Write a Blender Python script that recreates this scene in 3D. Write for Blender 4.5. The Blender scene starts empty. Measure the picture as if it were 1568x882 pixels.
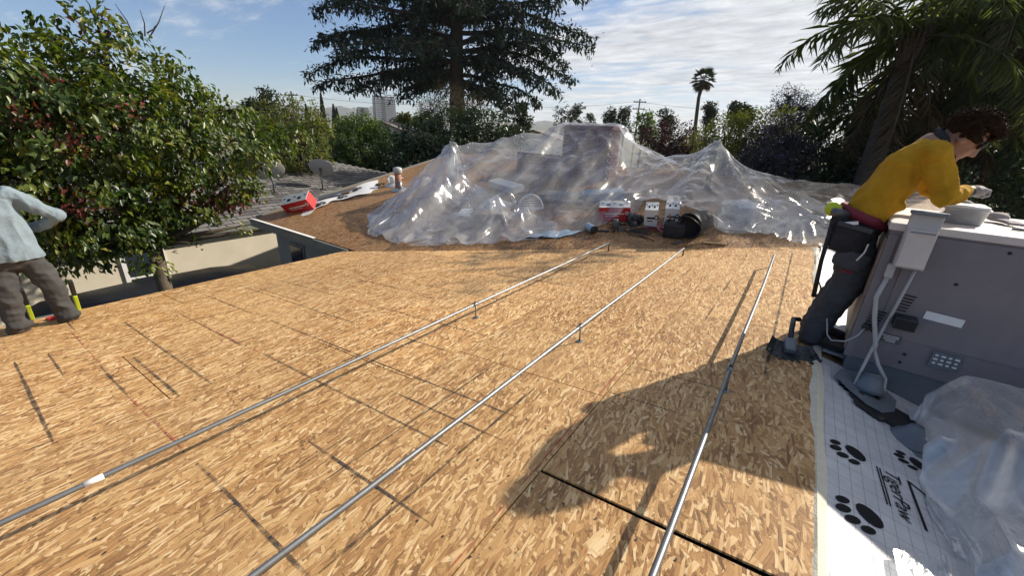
import bpy, bmesh, math, random
import numpy as np
from mathutils import Vector, Matrix

sc = bpy.context.scene
col = sc.collection
RAD = math.radians

# ------------------------------------------------------------------ camera
# the house is axis aligned: +Y runs along the conduits, the near roof falls towards -X
CAM = Vector((0.0, 0.0, 5.0))
F_PX, HOR_Y, ROLL, HEAD = 617.0, 204.0, RAD(2.5), RAD(34.6)
pitch = math.atan((441 - HOR_Y) * math.cos(ROLL) / F_PX)
fw = Vector((0, math.cos(pitch), -math.sin(pitch)))
r0 = Vector((1, 0, 0)); u0 = r0.cross(fw)
rt = r0 * math.cos(ROLL) + u0 * math.sin(ROLL)
up = -r0 * math.sin(ROLL) + u0 * math.cos(ROLL)
Rz = Matrix.Rotation(HEAD, 3, 'Z')
fw, rt, up = Rz @ fw, Rz @ rt, Rz @ up
cd = bpy.data.cameras.new('camera'); cam = bpy.data.objects.new('camera', cd); col.objects.link(cam)
m = Matrix((rt, up, -fw)).transposed().to_4x4(); m.translation = CAM
cam.matrix_world = m
cd.sensor_width = 36.0; cd.lens = 36.0 * F_PX / 1568.0
cd.clip_start = 0.05; cd.clip_end = 9000
sc.camera = cam

# ------------------------------------------------------------------ sky and sun
SUN_AZ, SUN_EL = RAD(29.0), RAD(31.0)          # azimuth from +Y towards +X
sun_dir = Vector((math.sin(SUN_AZ) * math.cos(SUN_EL), math.cos(SUN_AZ) * math.cos(SUN_EL), math.sin(SUN_EL)))
w = bpy.data.worlds.new('World'); sc.world = w; w.use_nodes = True
nt = w.node_tree; nt.nodes.clear()
def N(t, **k):
    n = nt.nodes.new(t)
    for a, b in k.items(): setattr(n, a, b)
    return n
def LK(a, b): nt.links.new(a, b)
def MATH(op, a, b=None, clamp=False):
    n = N('ShaderNodeMath', operation=op, use_clamp=clamp)
    for i, v in enumerate((a, b)):
        if v is None: continue
        if isinstance(v, (int, float)): n.inputs[i].default_value = v
        else: LK(v, n.inputs[i])
    return n.outputs[0]
sky = N('ShaderNodeTexSky', sky_type='NISHITA', sun_disc=False)
sky.sun_elevation = SUN_EL; sky.sun_rotation = SUN_AZ
sky.altitude = 50; sky.air_density = 1.0; sky.dust_density = 0.25; sky.ozone_density = 3.0
bgs = N('ShaderNodeBackground'); bgs.inputs[1].default_value = 0.070
tn = N('ShaderNodeMix', data_type='RGBA', blend_type='MULTIPLY'); tn.inputs[0].default_value = 1.0; tn.inputs[7].default_value = (0.90, 0.98, 1.13, 1)
LK(sky.outputs[0], tn.inputs[6]); LK(tn.outputs[2], bgs.inputs[0])
tc = N('ShaderNodeTexCoord'); sp = N('ShaderNodeSeparateXYZ'); LK(tc.outputs['Generated'], sp.inputs[0])
zz = MATH('MAXIMUM', MATH('ADD', sp.outputs[2], 0.10), 0.03)
cx = MATH('DIVIDE', sp.outputs[0], zz); cy = MATH('DIVIDE', sp.outputs[1], zz)
cb = N('ShaderNodeCombineXYZ'); LK(cx, cb.inputs[0]); LK(cy, cb.inputs[1])
def cloud_noise(rot, sx, sy, scale, det, rough, off):
    mp = N('ShaderNodeMapping'); mp.inputs['Rotation'].default_value = (0, 0, rot)
    mp.inputs['Scale'].default_value = (sx, sy, 1); mp.inputs['Location'].default_value = off
    LK(cb.outputs[0], mp.inputs[0])
    n = N('ShaderNodeTexNoise'); n.inputs['Scale'].default_value = scale
    n.inputs['Detail'].default_value = det; n.inputs['Roughness'].default_value = rough
    n.inputs['Distortion'].default_value = 0.35
    LK(mp.outputs[0], n.inputs[0]); return n.outputs[0]
n1 = cloud_noise(RAD(-20), 0.30, 1.25, 0.8, 6, 0.62, (3.1, 1.7, 0))
n2 = cloud_noise(RAD(-8), 0.8, 1.7, 3.4, 5, 0.62, (0.4, 5.2, 0))
# the altocumulus deck lies towards the sun side and thins out to the left
side = MATH('ADD', MATH('MULTIPLY', sp.outputs[0], 0.80), MATH('MULTIPLY', sp.outputs[1], 0.52))
cov = MATH('ADD', MATH('MULTIPLY', side, 0.30), MATH('ADD', MATH('MULTIPLY', n1, 0.95), MATH('MULTIPLY', n2, 0.5)))
mr = N('ShaderNodeMapRange', interpolation_type='SMOOTHSTEP')
mr.inputs['From Min'].default_value = 0.55; mr.inputs['From Max'].default_value = 0.88
LK(cov, mr.inputs['Value'])
cl = MATH('MULTIPLY', mr.outputs[0], 0.92)
bgc = N('ShaderNodeBackground'); bgc.inputs[0].default_value = (0.97, 0.98, 1.0, 1)
LK(MATH('ADD', MATH('MULTIPLY', n2, 0.78), 0.12), bgc.inputs[1])
mxw = N('ShaderNodeMixShader'); LK(cl, mxw.inputs[0]); LK(bgs.outputs[0], mxw.inputs[1]); LK(bgc.outputs[0], mxw.inputs[2])
wo = N('ShaderNodeOutputWorld'); LK(mxw.outputs[0], wo.inputs[0])

sd = bpy.data.lights.new('sun', 'SUN'); sd.energy = 5.0; sd.angle = RAD(0.53); sd.color = (1.0, 0.90, 0.76)
sun = bpy.data.objects.new('sun', sd); col.objects.link(sun)
sun.rotation_euler = (-sun_dir).to_track_quat('-Z', 'Y').to_euler(); sun.location = (6, 12, 14)

sc.view_settings.view_transform = 'Standard'; sc.view_settings.look = 'None'
sc.view_settings.exposure = 0.60; sc.view_settings.gamma = 1.0; sc.view_settings.use_curve_mapping = False
sc.render.engine = 'CYCLES'
sc.cycles.use_denoising = True
sc.cycles.max_bounces = 7; sc.cycles.transparent_max_bounces = 24
sc.cycles.diffuse_bounces = 3; sc.cycles.glossy_bounces = 3; sc.cycles.transmission_bounces = 4
sc.cycles.caustics_reflective = False; sc.cycles.caustics_refractive = False

# ------------------------------------------------------------------ small geometry kit
rng = np.random.default_rng(7)
rnd = random.Random(5)
ORG = {}                       # world origin each object's vertices are measured from

def thing(name, loc, label=None, cat=None, group=None, kind=None):
    o = bpy.data.objects.new(name, None); col.objects.link(o)
    o.location = loc; o.empty_display_size = 0.1; ORG[o] = Vector(loc)
    tag(o, label, cat, group, kind); return o
def tag(o, label=None, cat=None, group=None, kind=None):
    for k, v in (('label', label), ('category', cat), ('group', group), ('kind', kind)):
        if v: o[k] = v
    return o
def frame(dirv, upv=(0, 0, 1)):
    """3x3 with Z column along dirv"""
    z = Vector(dirv).normalized(); u = Vector(upv)
    if abs(z.dot(u.normalized())) > 0.98: u = Vector((1, 0, 0))
    x = u.cross(z).normalized(); y = z.cross(x)
    return Matrix((x, y, z)).transposed()
def rotz(a): return Matrix.Rotation(a, 3, 'Z')
def rot(a, ax): return Matrix.Rotation(a, 3, ax)

class MB:
    def __init__(s): s.V = []; s.F = []
    def add(s, vs, fs):
        b = len(s.V); s.V += [tuple(v) for v in vs]; s.F += [tuple(i + b for i in f) for f in fs]; return s
    def box(s, c, d, R=None):
        c = Vector(c); R = R or Matrix.Identity(3); h = [x / 2 for x in d]
        vs = [c + R @ Vector((x * h[0], y * h[1], z * h[2])) for z in (-1, 1) for y in (-1, 1) for x in (-1, 1)]
        return s.add(vs, [(0, 2, 3, 1), (4, 5, 7, 6), (0, 1, 5, 4), (2, 6, 7, 3), (0, 4, 6, 2), (1, 3, 7, 5)])
    def tube(s, pts, rr, n=8, caps=True, sx=1.0):
        pts = [Vector(p) for p in pts]
        if not hasattr(rr, '__len__'): rr = [rr] * len(pts)
        vs = []; fs = []; upv = Vector((0, 0, 1))
        for i, p in enumerate(pts):
            d = (pts[min(i + 1, len(pts) - 1)] - pts[max(i - 1, 0)])
            if d.length < 1e-9: d = Vector((0, 0, 1))
            if i == 0: R = frame(d, upv)
            else:                                  # carry the frame along so the tube never twists
                z_ = d.normalized(); x_ = px_ - z_ * px_.dot(z_)
                R = frame(d, upv) if x_.length < 1e-4 else Matrix((x_.normalized(), z_.cross(x_.normalized()), z_)).transposed()
            px_ = R.col[0].copy()
            for k in range(n):
                a = 2 * math.pi * k / n
                vs.append(p + R @ Vector((math.cos(a) * rr[i] * sx, math.sin(a) * rr[i], 0)))
        for i in range(len(pts) - 1):
            for k in range(n):
                a = i * n + k; b = i * n + (k + 1) % n
                fs.append((a, b, b + n, a + n))
        if caps: fs += [tuple(range(n))[::-1], tuple(range((len(pts) - 1) * n, len(pts) * n))]
        return s.add(vs, fs)
    def lathe(s, prof, c, R=None, n=16):
        c = Vector(c); R = R or Matrix.Identity(3); vs = []; fs = []
        for r, z in prof:
            for k in range(n):
                a = 2 * math.pi * k / n; vs.append(c + R @ Vector((r * math.cos(a), r * math.sin(a), z)))
        for i in range(len(prof) - 1):
            for k in range(n):
                a = i * n + k; b = i * n + (k + 1) % n; fs.append((a, b, b + n, a + n))
        if prof[0][0] > 1e-4: fs.append(tuple(range(n))[::-1])
        if prof[-1][0] > 1e-4: fs.append(tuple(range((len(prof) - 1) * n, len(prof) * n)))
        return s.add(vs, fs)
    def ball(s, c, r, R=None, n=10, m=7):
        if not hasattr(r, '__len__'): r = (r, r, r)
        c = Vector(c); R = R or Matrix.Identity(3); vs = [c + R @ Vector((0, 0, -r[2]))]; fs = []
        for i in range(1, m):
            t = math.pi * i / m
            for k in range(n):
                a = 2 * math.pi * k / n
                vs.append(c + R @ Vector((r[0] * math.sin(t) * math.cos(a), r[1] * math.sin(t) * math.sin(a), -r[2] * math.cos(t))))
        vs.append(c + R @ Vector((0, 0, r[2])))
        for k in range(n): fs.append((0, 1 + (k + 1) % n, 1 + k))
        for i in range(m - 2):
            for k in range(n):
                a = 1 + i * n + k; b = 1 + i * n + (k + 1) % n; fs.append((a, b, b + n, a + n))
        L = len(vs) - 1
        for k in range(n): fs.append((L, L - n + k, L - n + (k + 1) % n))
        return s.add(vs, fs)
    def limb(s, pts, rr, n=10):
        """tapered capsule chain (for bodies, remeshed afterwards)"""
        for p, r in zip(pts, rr): s.ball(p, r, n=n)
        return s.tube(pts, rr, n)
    def prism(s, poly, top, bot=None):
        """poly: list of 3d points (top face) extruded by vector bot"""
        n = len(poly); P = [Vector(p) for p in poly]; b = Vector(bot if bot is not None else (0, 0, -top))
        vs = P + [p + b for p in P]
        fs = [tuple(range(n)), tuple(range(n, 2 * n))[::-1]] + [(i, i + n, (i + 1) % n + n, (i + 1) % n) for i in range(n)]
        return s.add(vs, fs)
    def build(s, name, mat, parent=None, smooth=False, bevel=0, org=None):
        return mesh_obj(name, s.V, s.F, mat, parent, smooth, bevel, org)

def mesh_obj(name, V, F, mat, parent=None, smooth=False, bevel=0, org=None):
    me = bpy.data.meshes.new(name)
    o0 = ORG[parent] if parent is not None else Vector(org if org is not None else (0, 0, 0))
    if isinstance(V, np.ndarray):
        me.from_pydata((V - np.array(o0)).tolist(), [], F.tolist() if isinstance(F, np.ndarray) else F)
    else:
        me.from_pydata([(v[0] - o0.x, v[1] - o0.y, v[2] - o0.z) for v in V], [], F)
    me.update()
    o = bpy.data.objects.new(name, me); col.objects.link(o)
    if mat is not None: me.materials.append(mat)
    if smooth: me.polygons.foreach_set('use_smooth', [True] * len(me.polygons))
    if parent is not None: o.parent = parent
    else: o.location = o0
    ORG[o] = o0
    if bevel:
        b = o.modifiers.new('bevel', 'BEVEL'); b.width = bevel; b.segments = 2; b.limit_method = 'ANGLE'
    return o
def kids(o): return [c for c in bpy.data.objects if c.parent == o]
def copy_tree(o, parent=None):
    c = o.copy(); col.objects.link(c)
    if parent is not None: c.parent = parent
    for ch in list(o.children): copy_tree(ch, c)
    return c
def evaluated(mb, mods):
    """run modifiers on a temporary mesh and hand back numpy verts and faces"""
    me = bpy.data.meshes.new('tmp'); me.from_pydata(mb.V, [], mb.F)
    bm = bmesh.new(); bm.from_mesh(me); bmesh.ops.recalc_face_normals(bm, faces=bm.faces); bm.to_mesh(me); bm.free()
    o = bpy.data.objects.new('tmp', me); col.objects.link(o)
    for t, kw in mods:
        md = o.modifiers.new(t, t)
        for k, v in kw.items(): setattr(md, k, v)
    dg = bpy.context.evaluated_depsgraph_get(); e = o.evaluated_get(dg); m2 = e.to_mesh()
    V = np.empty(len(m2.vertices) * 3); m2.vertices.foreach_get('co', V); V = V.reshape(-1, 3)
    NN = np.empty(len(m2.vertices) * 3); m2.vertices.foreach_get('normal', NN); NN = NN.reshape(-1, 3)
    Fs = [tuple(p.vertices) for p in m2.polygons]
    e.to_mesh_clear(); bpy.data.objects.remove(o); bpy.data.meshes.remove(me)
    return V, NN, Fs
def fused(mb, voxel=0.012, it=4):
    return evaluated(mb, [('REMESH', dict(mode='VOXEL', voxel_size=voxel)), ('SMOOTH', dict(iterations=it, factor=0.5))])
def folds(V, f, seed=0):
    """sharp cloth creases: ridged noise, about -1..1"""
    n = wob(V, f, seed, 2); n2 = wob(V, f * 1.9, seed + 5, 2)
    return (1 - 2.4 * np.abs(n)) * .65 + (1 - 2.4 * np.abs(n2)) * .35
def rings(mb, rs, n=18):
    """loft of ellipses: (centre, half a, half b, axis a, axis b)"""
    vs = []; fs = []
    for c, a, b, A_, B_ in rs:
        for k in range(n):
            t = 2 * math.pi * k / n; vs.append(Vector(c) + Vector(A_) * (a * math.cos(t)) + Vector(B_) * (b * math.sin(t)))
    for i in range(len(rs) - 1):
        for k in range(n): fs.append((i * n + k, i * n + (k + 1) % n, (i + 1) * n + (k + 1) % n, (i + 1) * n + k))
    fs += [tuple(range(n))[::-1], tuple(range((len(rs) - 1) * n, len(rs) * n))]
    return mb.add(vs, fs)
def wob(V, f, seed=0, octs=3):
    """cheap smooth pseudo noise on points, about -1..1"""
    r = np.random.default_rng(seed); out = np.zeros(len(V)); a = 1.0
    for o in range(octs):
        for k in range(3):
            d = r.normal(size=3); d /= np.linalg.norm(d)
            out += a * np.sin(V @ d * f * (1 + .3 * k) + r.uniform(0, 6.3)) / 3
        a *= 0.55; f *= 2.03
    return out

# ------------------------------------------------------------------ materials
def base_mat(name):
    mt = bpy.data.materials.new(name); mt.use_nodes = True
    t = mt.node_tree; t.nodes.clear()
    out = t.nodes.new('ShaderNodeOutputMaterial')
    return mt, t, out
class G:
    """tiny node graph helper"""
    def __init__(s, t): s.t = t
    def n(s, ty, **k):
        x = s.t.nodes.new(ty)
        for a, b in k.items():
            if a.startswith('_'): x.inputs[a[1:].replace('_', ' ')].default_value = b
            else: setattr(x, a, b)
        return x
    def l(s, a, b): s.t.links.new(a, b)
    def m(s, op, a, b=None, c=None, clamp=False):
        x = s.n('ShaderNodeMath', operation=op, use_clamp=clamp)
        for i, v in enumerate((a, b, c)):
            if v is None: continue
            if isinstance(v, (int, float)): x.inputs[i].default_value = v
            else: s.l(v, x.inputs[i])
        return x.outputs[0]
    def mix(s, f, a, b, bt='MIX'):
        x = s.n('ShaderNodeMix', data_type='RGBA', blend_type=bt)
        for sock, v in ((x.inputs[0], f), (x.inputs[6], a), (x.inputs[7], b)):
            if isinstance(v, (int, float)): sock.default_value = v
            elif isinstance(v, tuple): sock.default_value = (*v[:3], 1)
            else: s.l(v, sock)
        return x.outputs[2]
    def ramp(s, f, stops, interp='LINEAR'):
        x = s.n('ShaderNodeValToRGB'); x.color_ramp.interpolation = interp
        e = x.color_ramp.elements
        while len(e) < len(stops): e.new(0.5)
        for el, (p, c) in zip(e, stops): el.position = p; el.color = (*c, 1)
        s.l(f, x.inputs[0]); return x.outputs[0]
    def noise(s, vec, scale, det=4, rough=0.55, dist=0.0):
        x = s.n('ShaderNodeTexNoise'); x.inputs['Scale'].default_value = scale
        x.inputs['Detail'].default_value = det; x.inputs['Roughness'].default_value = rough
        x.inputs['Distortion'].default_value = dist
        if vec is not None: s.l(vec, x.inputs[0])
        return x.outputs[0]
    def bump(s, h, strength, dist=0.01, nrm=None):
        x = s.n('ShaderNodeBump'); x.inputs['Strength'].default_value = strength; x.inputs['Distance'].default_value = dist
        s.l(h, x.inputs['Height'])
        if nrm is not None: s.l(nrm, x.inputs['Normal'])
        return x.outputs[0]

def plain(name, c, rough=0.7, metal=0.0, var=0.25, scale=6.0, bump=0.15, bscale=60.0, c2=None, spec=0.5, obj=True, stretch=None, spread=None):
    mt, t, out = base_mat(name); g = G(t)
    tcn = g.n('ShaderNodeTexCoord'); vec = tcn.outputs['Object']
    if stretch:
        mp = g.n('ShaderNodeMapping'); mp.inputs['Scale'].default_value = stretch; g.l(vec, mp.inputs[0]); vec = mp.outputs[0]
    oi = g.n('ShaderNodeObjectInfo')
    nz = g.noise(vec, scale, 5, 0.6)
    c2 = c2 or tuple(x * (1 - var) for x in c)
    f = g.ramp(nz, [(0.3, (0, 0, 0)), (0.72, (1, 1, 1))])
    cc = g.mix(f, c, c2)
    hv = g.n('ShaderNodeHueSaturation'); g.l(cc, hv.inputs['Color'])
    spr = spread if spread is not None else 0.18 * min(1, var * 3)
    g.l(g.m('ADD', g.m('MULTIPLY', oi.outputs['Random'], spr), 1 - spr / 2), hv.inputs['Value'])
    b = g.n('ShaderNodeBsdfPrincipled'); g.l(hv.outputs[0], b.inputs['Base Color'])
    b.inputs['Metallic'].default_value = metal; b.inputs['Specular IOR Level'].default_value = spec
    g.l(g.m('ADD', g.m('MULTIPLY', nz, 0.25), rough - 0.12, clamp=True), b.inputs['Roughness'])
    if bump: g.l(g.bump(g.noise(vec, bscale, 4, 0.6), bump, 0.01), b.inputs['Normal'])
    g.l(b.outputs[0], out.inputs[0]); return mt

def osb_mat(name, tint=(1, 1, 1), worn=0.0):
    mt, t, out = base_mat(name); g = G(t)
    geo = g.n('ShaderNodeNewGeometry'); oi = g.n('ShaderNodeObjectInfo')
    off = g.n('ShaderNodeVectorMath', operation='SCALE'); off.inputs[0].default_value = (7.3, 13.7, 0)
    g.l(oi.outputs['Random'], off.inputs['Scale'])
    ad = g.n('ShaderNodeVectorMath', operation='ADD'); g.l(geo.outputs['Position'], ad.inputs[0]); g.l(off.outputs[0], ad.inputs[1])
    # slight warp so that flakes are not ruler straight
    nzc = g.n('ShaderNodeTexNoise'); nzc.inputs['Scale'].default_value = 9.0; nzc.inputs['Detail'].default_value = 2
    g.l(ad.outputs[0], nzc.inputs[0])
    sb = g.n('ShaderNodeVectorMath', operation='SUBTRACT'); g.l(nzc.outputs['Color'], sb.inputs[0]); sb.inputs[1].default_value = (.5, .5, .5)
    sw = g.n('ShaderNodeVectorMath', operation='SCALE'); g.l(sb.outputs[0], sw.inputs[0]); sw.inputs['Scale'].default_value = 0.009
    P = g.n('ShaderNodeVectorMath', operation='ADD'); g.l(ad.outputs[0], P.inputs[0]); g.l(sw.outputs[0], P.inputs[1]); P = P.outputs[0]
    PAL = [(0.0, (0.15, 0.066, 0.022)), (0.16, (0.29, 0.140, 0.048)), (0.40, (0.43, 0.232, 0.085)), (0.66, (0.54, 0.325, 0.135)), (0.86, (0.68, 0.47, 0.24)), (1.0, (0.78, 0.60, 0.36))]
    c = g.ramp(g.noise(P, 26, 4, 0.7), [(0.3, (0.26, 0.125, 0.04)), (0.7, (0.46, 0.27, 0.10))])
    hgt = None
    layers = [(8, .085, .020, .50), (-24, .11, .024, .46), (38, .075, .018, .55), (-52, .10, .020, .60), (14, .125, .028, .50), (-10, .10, .017, .52), (68, .06, .014, .76), (24, .07, .013, .55), (-16, .13, .026, .86), (5, .09, .011, .66)]
    for k, (ang, ln, wd, th) in enumerate(layers):
        mp = g.n('ShaderNodeMapping'); mp.vector_type = 'TEXTURE'
        mp.inputs['Rotation'].default_value = (0, 0, RAD(ang)); mp.inputs['Location'].default_value = (k * .37, k * .61, 0)
        mp.inputs['Scale'].default_value = (wd * 1.18, ln * 1.08, 1)
        g.l(P, mp.inputs[0])
        vo = g.n('ShaderNodeTexVoronoi', voronoi_dimensions='2D', distance='CHEBYCHEV'); vo.inputs['Scale'].default_value = 1.0
        g.l(mp.outputs[0], vo.inputs['Vector'])
        s3 = g.n('ShaderNodeSeparateColor'); g.l(vo.outputs['Color'], s3.inputs[0])
        pick = g.m('GREATER_THAN', s3.outputs[0], th)
        edge = g.n('ShaderNodeMapRange'); edge.inputs['From Min'].default_value = .50; edge.inputs['From Max'].default_value = .43
        g.l(vo.outputs['Distance'], edge.inputs['Value'])
        grain = g.n('ShaderNodeMapping'); grain.vector_type = 'TEXTURE'
        grain.inputs['Rotation'].default_value = (0, 0, RAD(ang)); grain.inputs['Scale'].default_value = (.004, .07, 1); g.l(P, grain.inputs[0])
        gr = g.noise(grain.outputs[0], 1.0, 2, 0.5)
        tone = g.m('ADD', s3.outputs[1], g.m('MULTIPLY', g.m('SUBTRACT', gr, 0.5), 0.65), clamp=True)
        fc = g.ramp(tone, PAL)
        f = g.m('MULTIPLY', pick, edge.outputs[0])
        # thin dark rim, contact shade painted in where a flake lies over its neighbours
        rim = g.n('ShaderNodeMapRange'); rim.inputs['From Min'].default_value = .60; rim.inputs['From Max'].default_value = .50
        g.l(vo.outputs['Distance'], rim.inputs['Value'])
        c = g.mix(g.m('MULTIPLY', g.m('MULTIPLY', pick, rim.outputs[0]), 0.34), c, (0.085, 0.038, 0.014))
        c = g.mix(f, c, fc)
        hh = g.m('MULTIPLY', f, 0.3 + 0.1 * k)
        hgt = hh if hgt is None else g.m('MAXIMUM', hgt, hh)
    big = g.noise(geo.outputs['Position'], 0.55, 4, 0.6)
    c = g.mix(g.ramp(big, [(0.35, (0, 0, 0)), (0.75, (.40, .40, .40))]), c, (0.62, 0.43, 0.22))
    sc_ = g.noise(geo.outputs['Position'], 2.2, 6, 0.7)
    c = g.mix(g.ramp(sc_, [(0.60, (0, 0, 0)), (0.80, (.35 + worn, .35 + worn, .35 + worn))]), c, (0.20, 0.13, 0.075))
    c = g.mix(1.0, c, tint, 'MULTIPLY')
    hv = g.n('ShaderNodeHueSaturation'); g.l(c, hv.inputs['Color'])
    g.l(g.m('ADD', g.m('MULTIPLY', oi.outputs['Random'], 0.30), 0.85), hv.inputs['Value'])
    hv.inputs['Saturation'].default_value = 0.98
    b = g.n('ShaderNodeBsdfPrincipled'); g.l(hv.outputs[0], b.inputs['Base Color']); b.inputs['Roughness'].default_value = 0.62
    b.inputs['Specular IOR Level'].default_value = 0.35
    g.l(g.bump(g.m('ADD', hgt, g.m('MULTIPLY', g.noise(P, 220, 2), 0.25)), 0.45, 0.004), b.inputs['Normal'])
    g.l(b.outputs[0], out.inputs[0]); return mt

def leaf_mat(name, stops, trans=0.35, rough=0.5, spec=0.4, tcol=None):
    """stops: colour ramp over the per-leaf 'tint' attribute"""
    mt, t, out = base_mat(name); g = G(t)
    at = g.n('ShaderNodeAttribute'); at.attribute_name = 'tint'
    c = g.ramp(at.outputs['Fac'], stops)
    b = g.n('ShaderNodeBsdfPrincipled'); g.l(c, b.inputs['Base Color']); b.inputs['Roughness'].default_value = rough
    b.inputs['Specular IOR Level'].default_value = spec
    tr = g.n('ShaderNodeBsdfTranslucent')
    g.l(g.mix(1.0, c, tcol or (1.5, 1.55, 0.55), 'MULTIPLY'), tr.inputs[0])
    mx = g.n('ShaderNodeMixShader'); mx.inputs[0].default_value = trans
    g.l(b.outputs[0], mx.inputs[1]); g.l(tr.outputs[0], mx.inputs[2]); g.l(mx.outputs[0], out.inputs[0]); return mt

def plastic_mat(name, milk=0.10, tint=(0.86, 0.89, 0.93), gloss=0.10, bs=7.0, bstr=0.35, run=(1, 1, 1)):
    """clear polythene: mostly see-through, milky scatter, sharp highlights"""
    mt, t, out = base_mat(name); g = G(t)
    tcn = g.n('ShaderNodeTexCoord'); V = tcn.outputs['Object']
    mpp = g.n('ShaderNodeMapping'); mpp.inputs['Scale'].default_value = run; mpp.inputs['Rotation'].default_value = (0, 0, RAD(-18)); g.l(V, mpp.inputs[0]); V = mpp.outputs[0]
    n1 = g.noise(V, bs * .45, 3, 0.5, 1.0); n2 = g.noise(V, bs * 1.6, 3, 0.55, 1.4)
    rdg = g.m('ABSOLUTE', g.m('SUBTRACT', n1, 0.5)); rdg2 = g.m('ABSOLUTE', g.m('SUBTRACT', n2, 0.5))
    h = g.m('ADD', g.m('MULTIPLY', rdg, -1.0), g.m('MULTIPLY', rdg2, -0.22))
    nr = g.bump(h, bstr, 0.10)
    tr = g.n('ShaderNodeBsdfTransparent'); tr.inputs[0].default_value = (*tint, 1)
    gl = g.n('ShaderNodeBsdfGlossy'); gl.inputs['Roughness'].default_value = 0.20; gl.inputs[0].default_value = (1, 1, 1, 1); g.l(nr, gl.inputs['Normal'])
    df = g.n('ShaderNodeBsdfTranslucent'); df.inputs[0].default_value = (.90, .92, .94, 1); g.l(nr, df.inputs['Normal'])
    d2 = g.n('ShaderNodeBsdfDiffuse'); d2.inputs[0].default_value = (.85, .88, .90, 1); g.l(nr, d2.inputs['Normal'])
    sc2 = g.n('ShaderNodeMixShader'); sc2.inputs[0].default_value = 0.45; g.l(df.outputs[0], sc2.inputs[1]); g.l(d2.outputs[0], sc2.inputs[2])
    crease = g.ramp(rdg, [(0.0, (1, 1, 1)), (0.035, (0, 0, 0))])
    cl_ = g.ramp(g.noise(V, 1.6, 4, 0.6), [(0.38, (0, 0, 0)), (0.66, (1, 1, 1))])
    mk = g.m('ADD', milk * .55, g.m('ADD', g.m('MULTIPLY', crease, 0.10), g.m('MULTIPLY', cl_, milk)))
    m1 = g.n('ShaderNodeMixShader'); g.l(mk, m1.inputs[0]); g.l(tr.outputs[0], m1.inputs[1]); g.l(sc2.outputs[0], m1.inputs[2])
    geo = g.n('ShaderNodeNewGeometry'); dt = g.n('ShaderNodeVectorMath', operation='DOT_PRODUCT'); g.l(nr, dt.inputs[0]); g.l(geo.outputs['Incoming'], dt.inputs[1])
    sch = g.m('ADD', 0.07, g.m('MULTIPLY', g.m('POWER', g.m('SUBTRACT', 1.0, g.m('ABSOLUTE', dt.outputs['Value']), clamp=True), 4.0), 0.80))
    m2 = g.n('ShaderNodeMixShader'); g.l(g.m('ADD', sch, gloss * 0.3, clamp=True), m2.inputs[0])
    g.l(m1.outputs[0], m2.inputs[1]); g.l(gl.outputs[0], m2.inputs[2]); g.l(m2.outputs[0], out.inputs[0]); return mt

M = {}
M['osb'] = osb_mat('osb', tint=(1.02, 0.985, 0.91))
M['osb_far'] = osb_mat('osb_shaded', tint=(0.52, 0.46, 0.42), worn=0.25)  # darker, greyer tint paints in the far deck's shade; worn adds blotches
M['ink'] = None
def stain_mat(name, c, lo, hi, sc_=9):
    mt, t, out = base_mat(name); g = G(t)
    geo = g.n('ShaderNodeNewGeometry')
    nz = g.noise(geo.outputs['Position'], sc_, 5, 0.7)
    n2 = g.noise(geo.outputs['Position'], 140, 2, 0.6)
    f = g.ramp(g.m('ADD', g.m('MULTIPLY', nz, 0.7), g.m('MULTIPLY', n2, 0.3)), [(lo, (0, 0, 0)), (hi, (1, 1, 1))])
    b = g.n('ShaderNodeBsdfPrincipled'); b.inputs['Base Color'].default_value = (*c, 1); b.inputs['Roughness'].default_value = 0.8
    tr = g.n('ShaderNodeBsdfTransparent')
    mx = g.n('ShaderNodeMixShader'); g.l(f, mx.inputs[0]); g.l(tr.outputs[0], mx.inputs[1]); g.l(b.outputs[0], mx.inputs[2])
    g.l(mx.outputs[0], out.inputs[0]); return mt
M['ink'] = stain_mat('tar_line', (0.055, 0.043, 0.036), 0.36, 0.64)
M['ink_faint'] = stain_mat('faint_line', (0.10, 0.07, 0.045), 0.44, 0.62, 5)
M['chalk'] = stain_mat('red_chalk', (0.42, 0.07, 0.05), 0.42, 0.62, 6)
M['galv'] = plain('galvanised', (0.24, 0.255, 0.27), 0.46, 0.8, 0.3, 30, 0.05, 200)
M['steel_dark'] = plain('dark_steel', (0.06, 0.07, 0.085), 0.5, 0.7, 0.4, 20, 0.3, 80)
M['white_tape'] = plain('white_tape', (0.8, 0.8, 0.78), 0.6, 0, 0.05)
M['ac'] = plain('ac_paint', (0.235, 0.215, 0.235), 0.55, 0.0, 0.13, 3.0, 0.05, 120, c2=(0.195, 0.175, 0.19))
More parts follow.
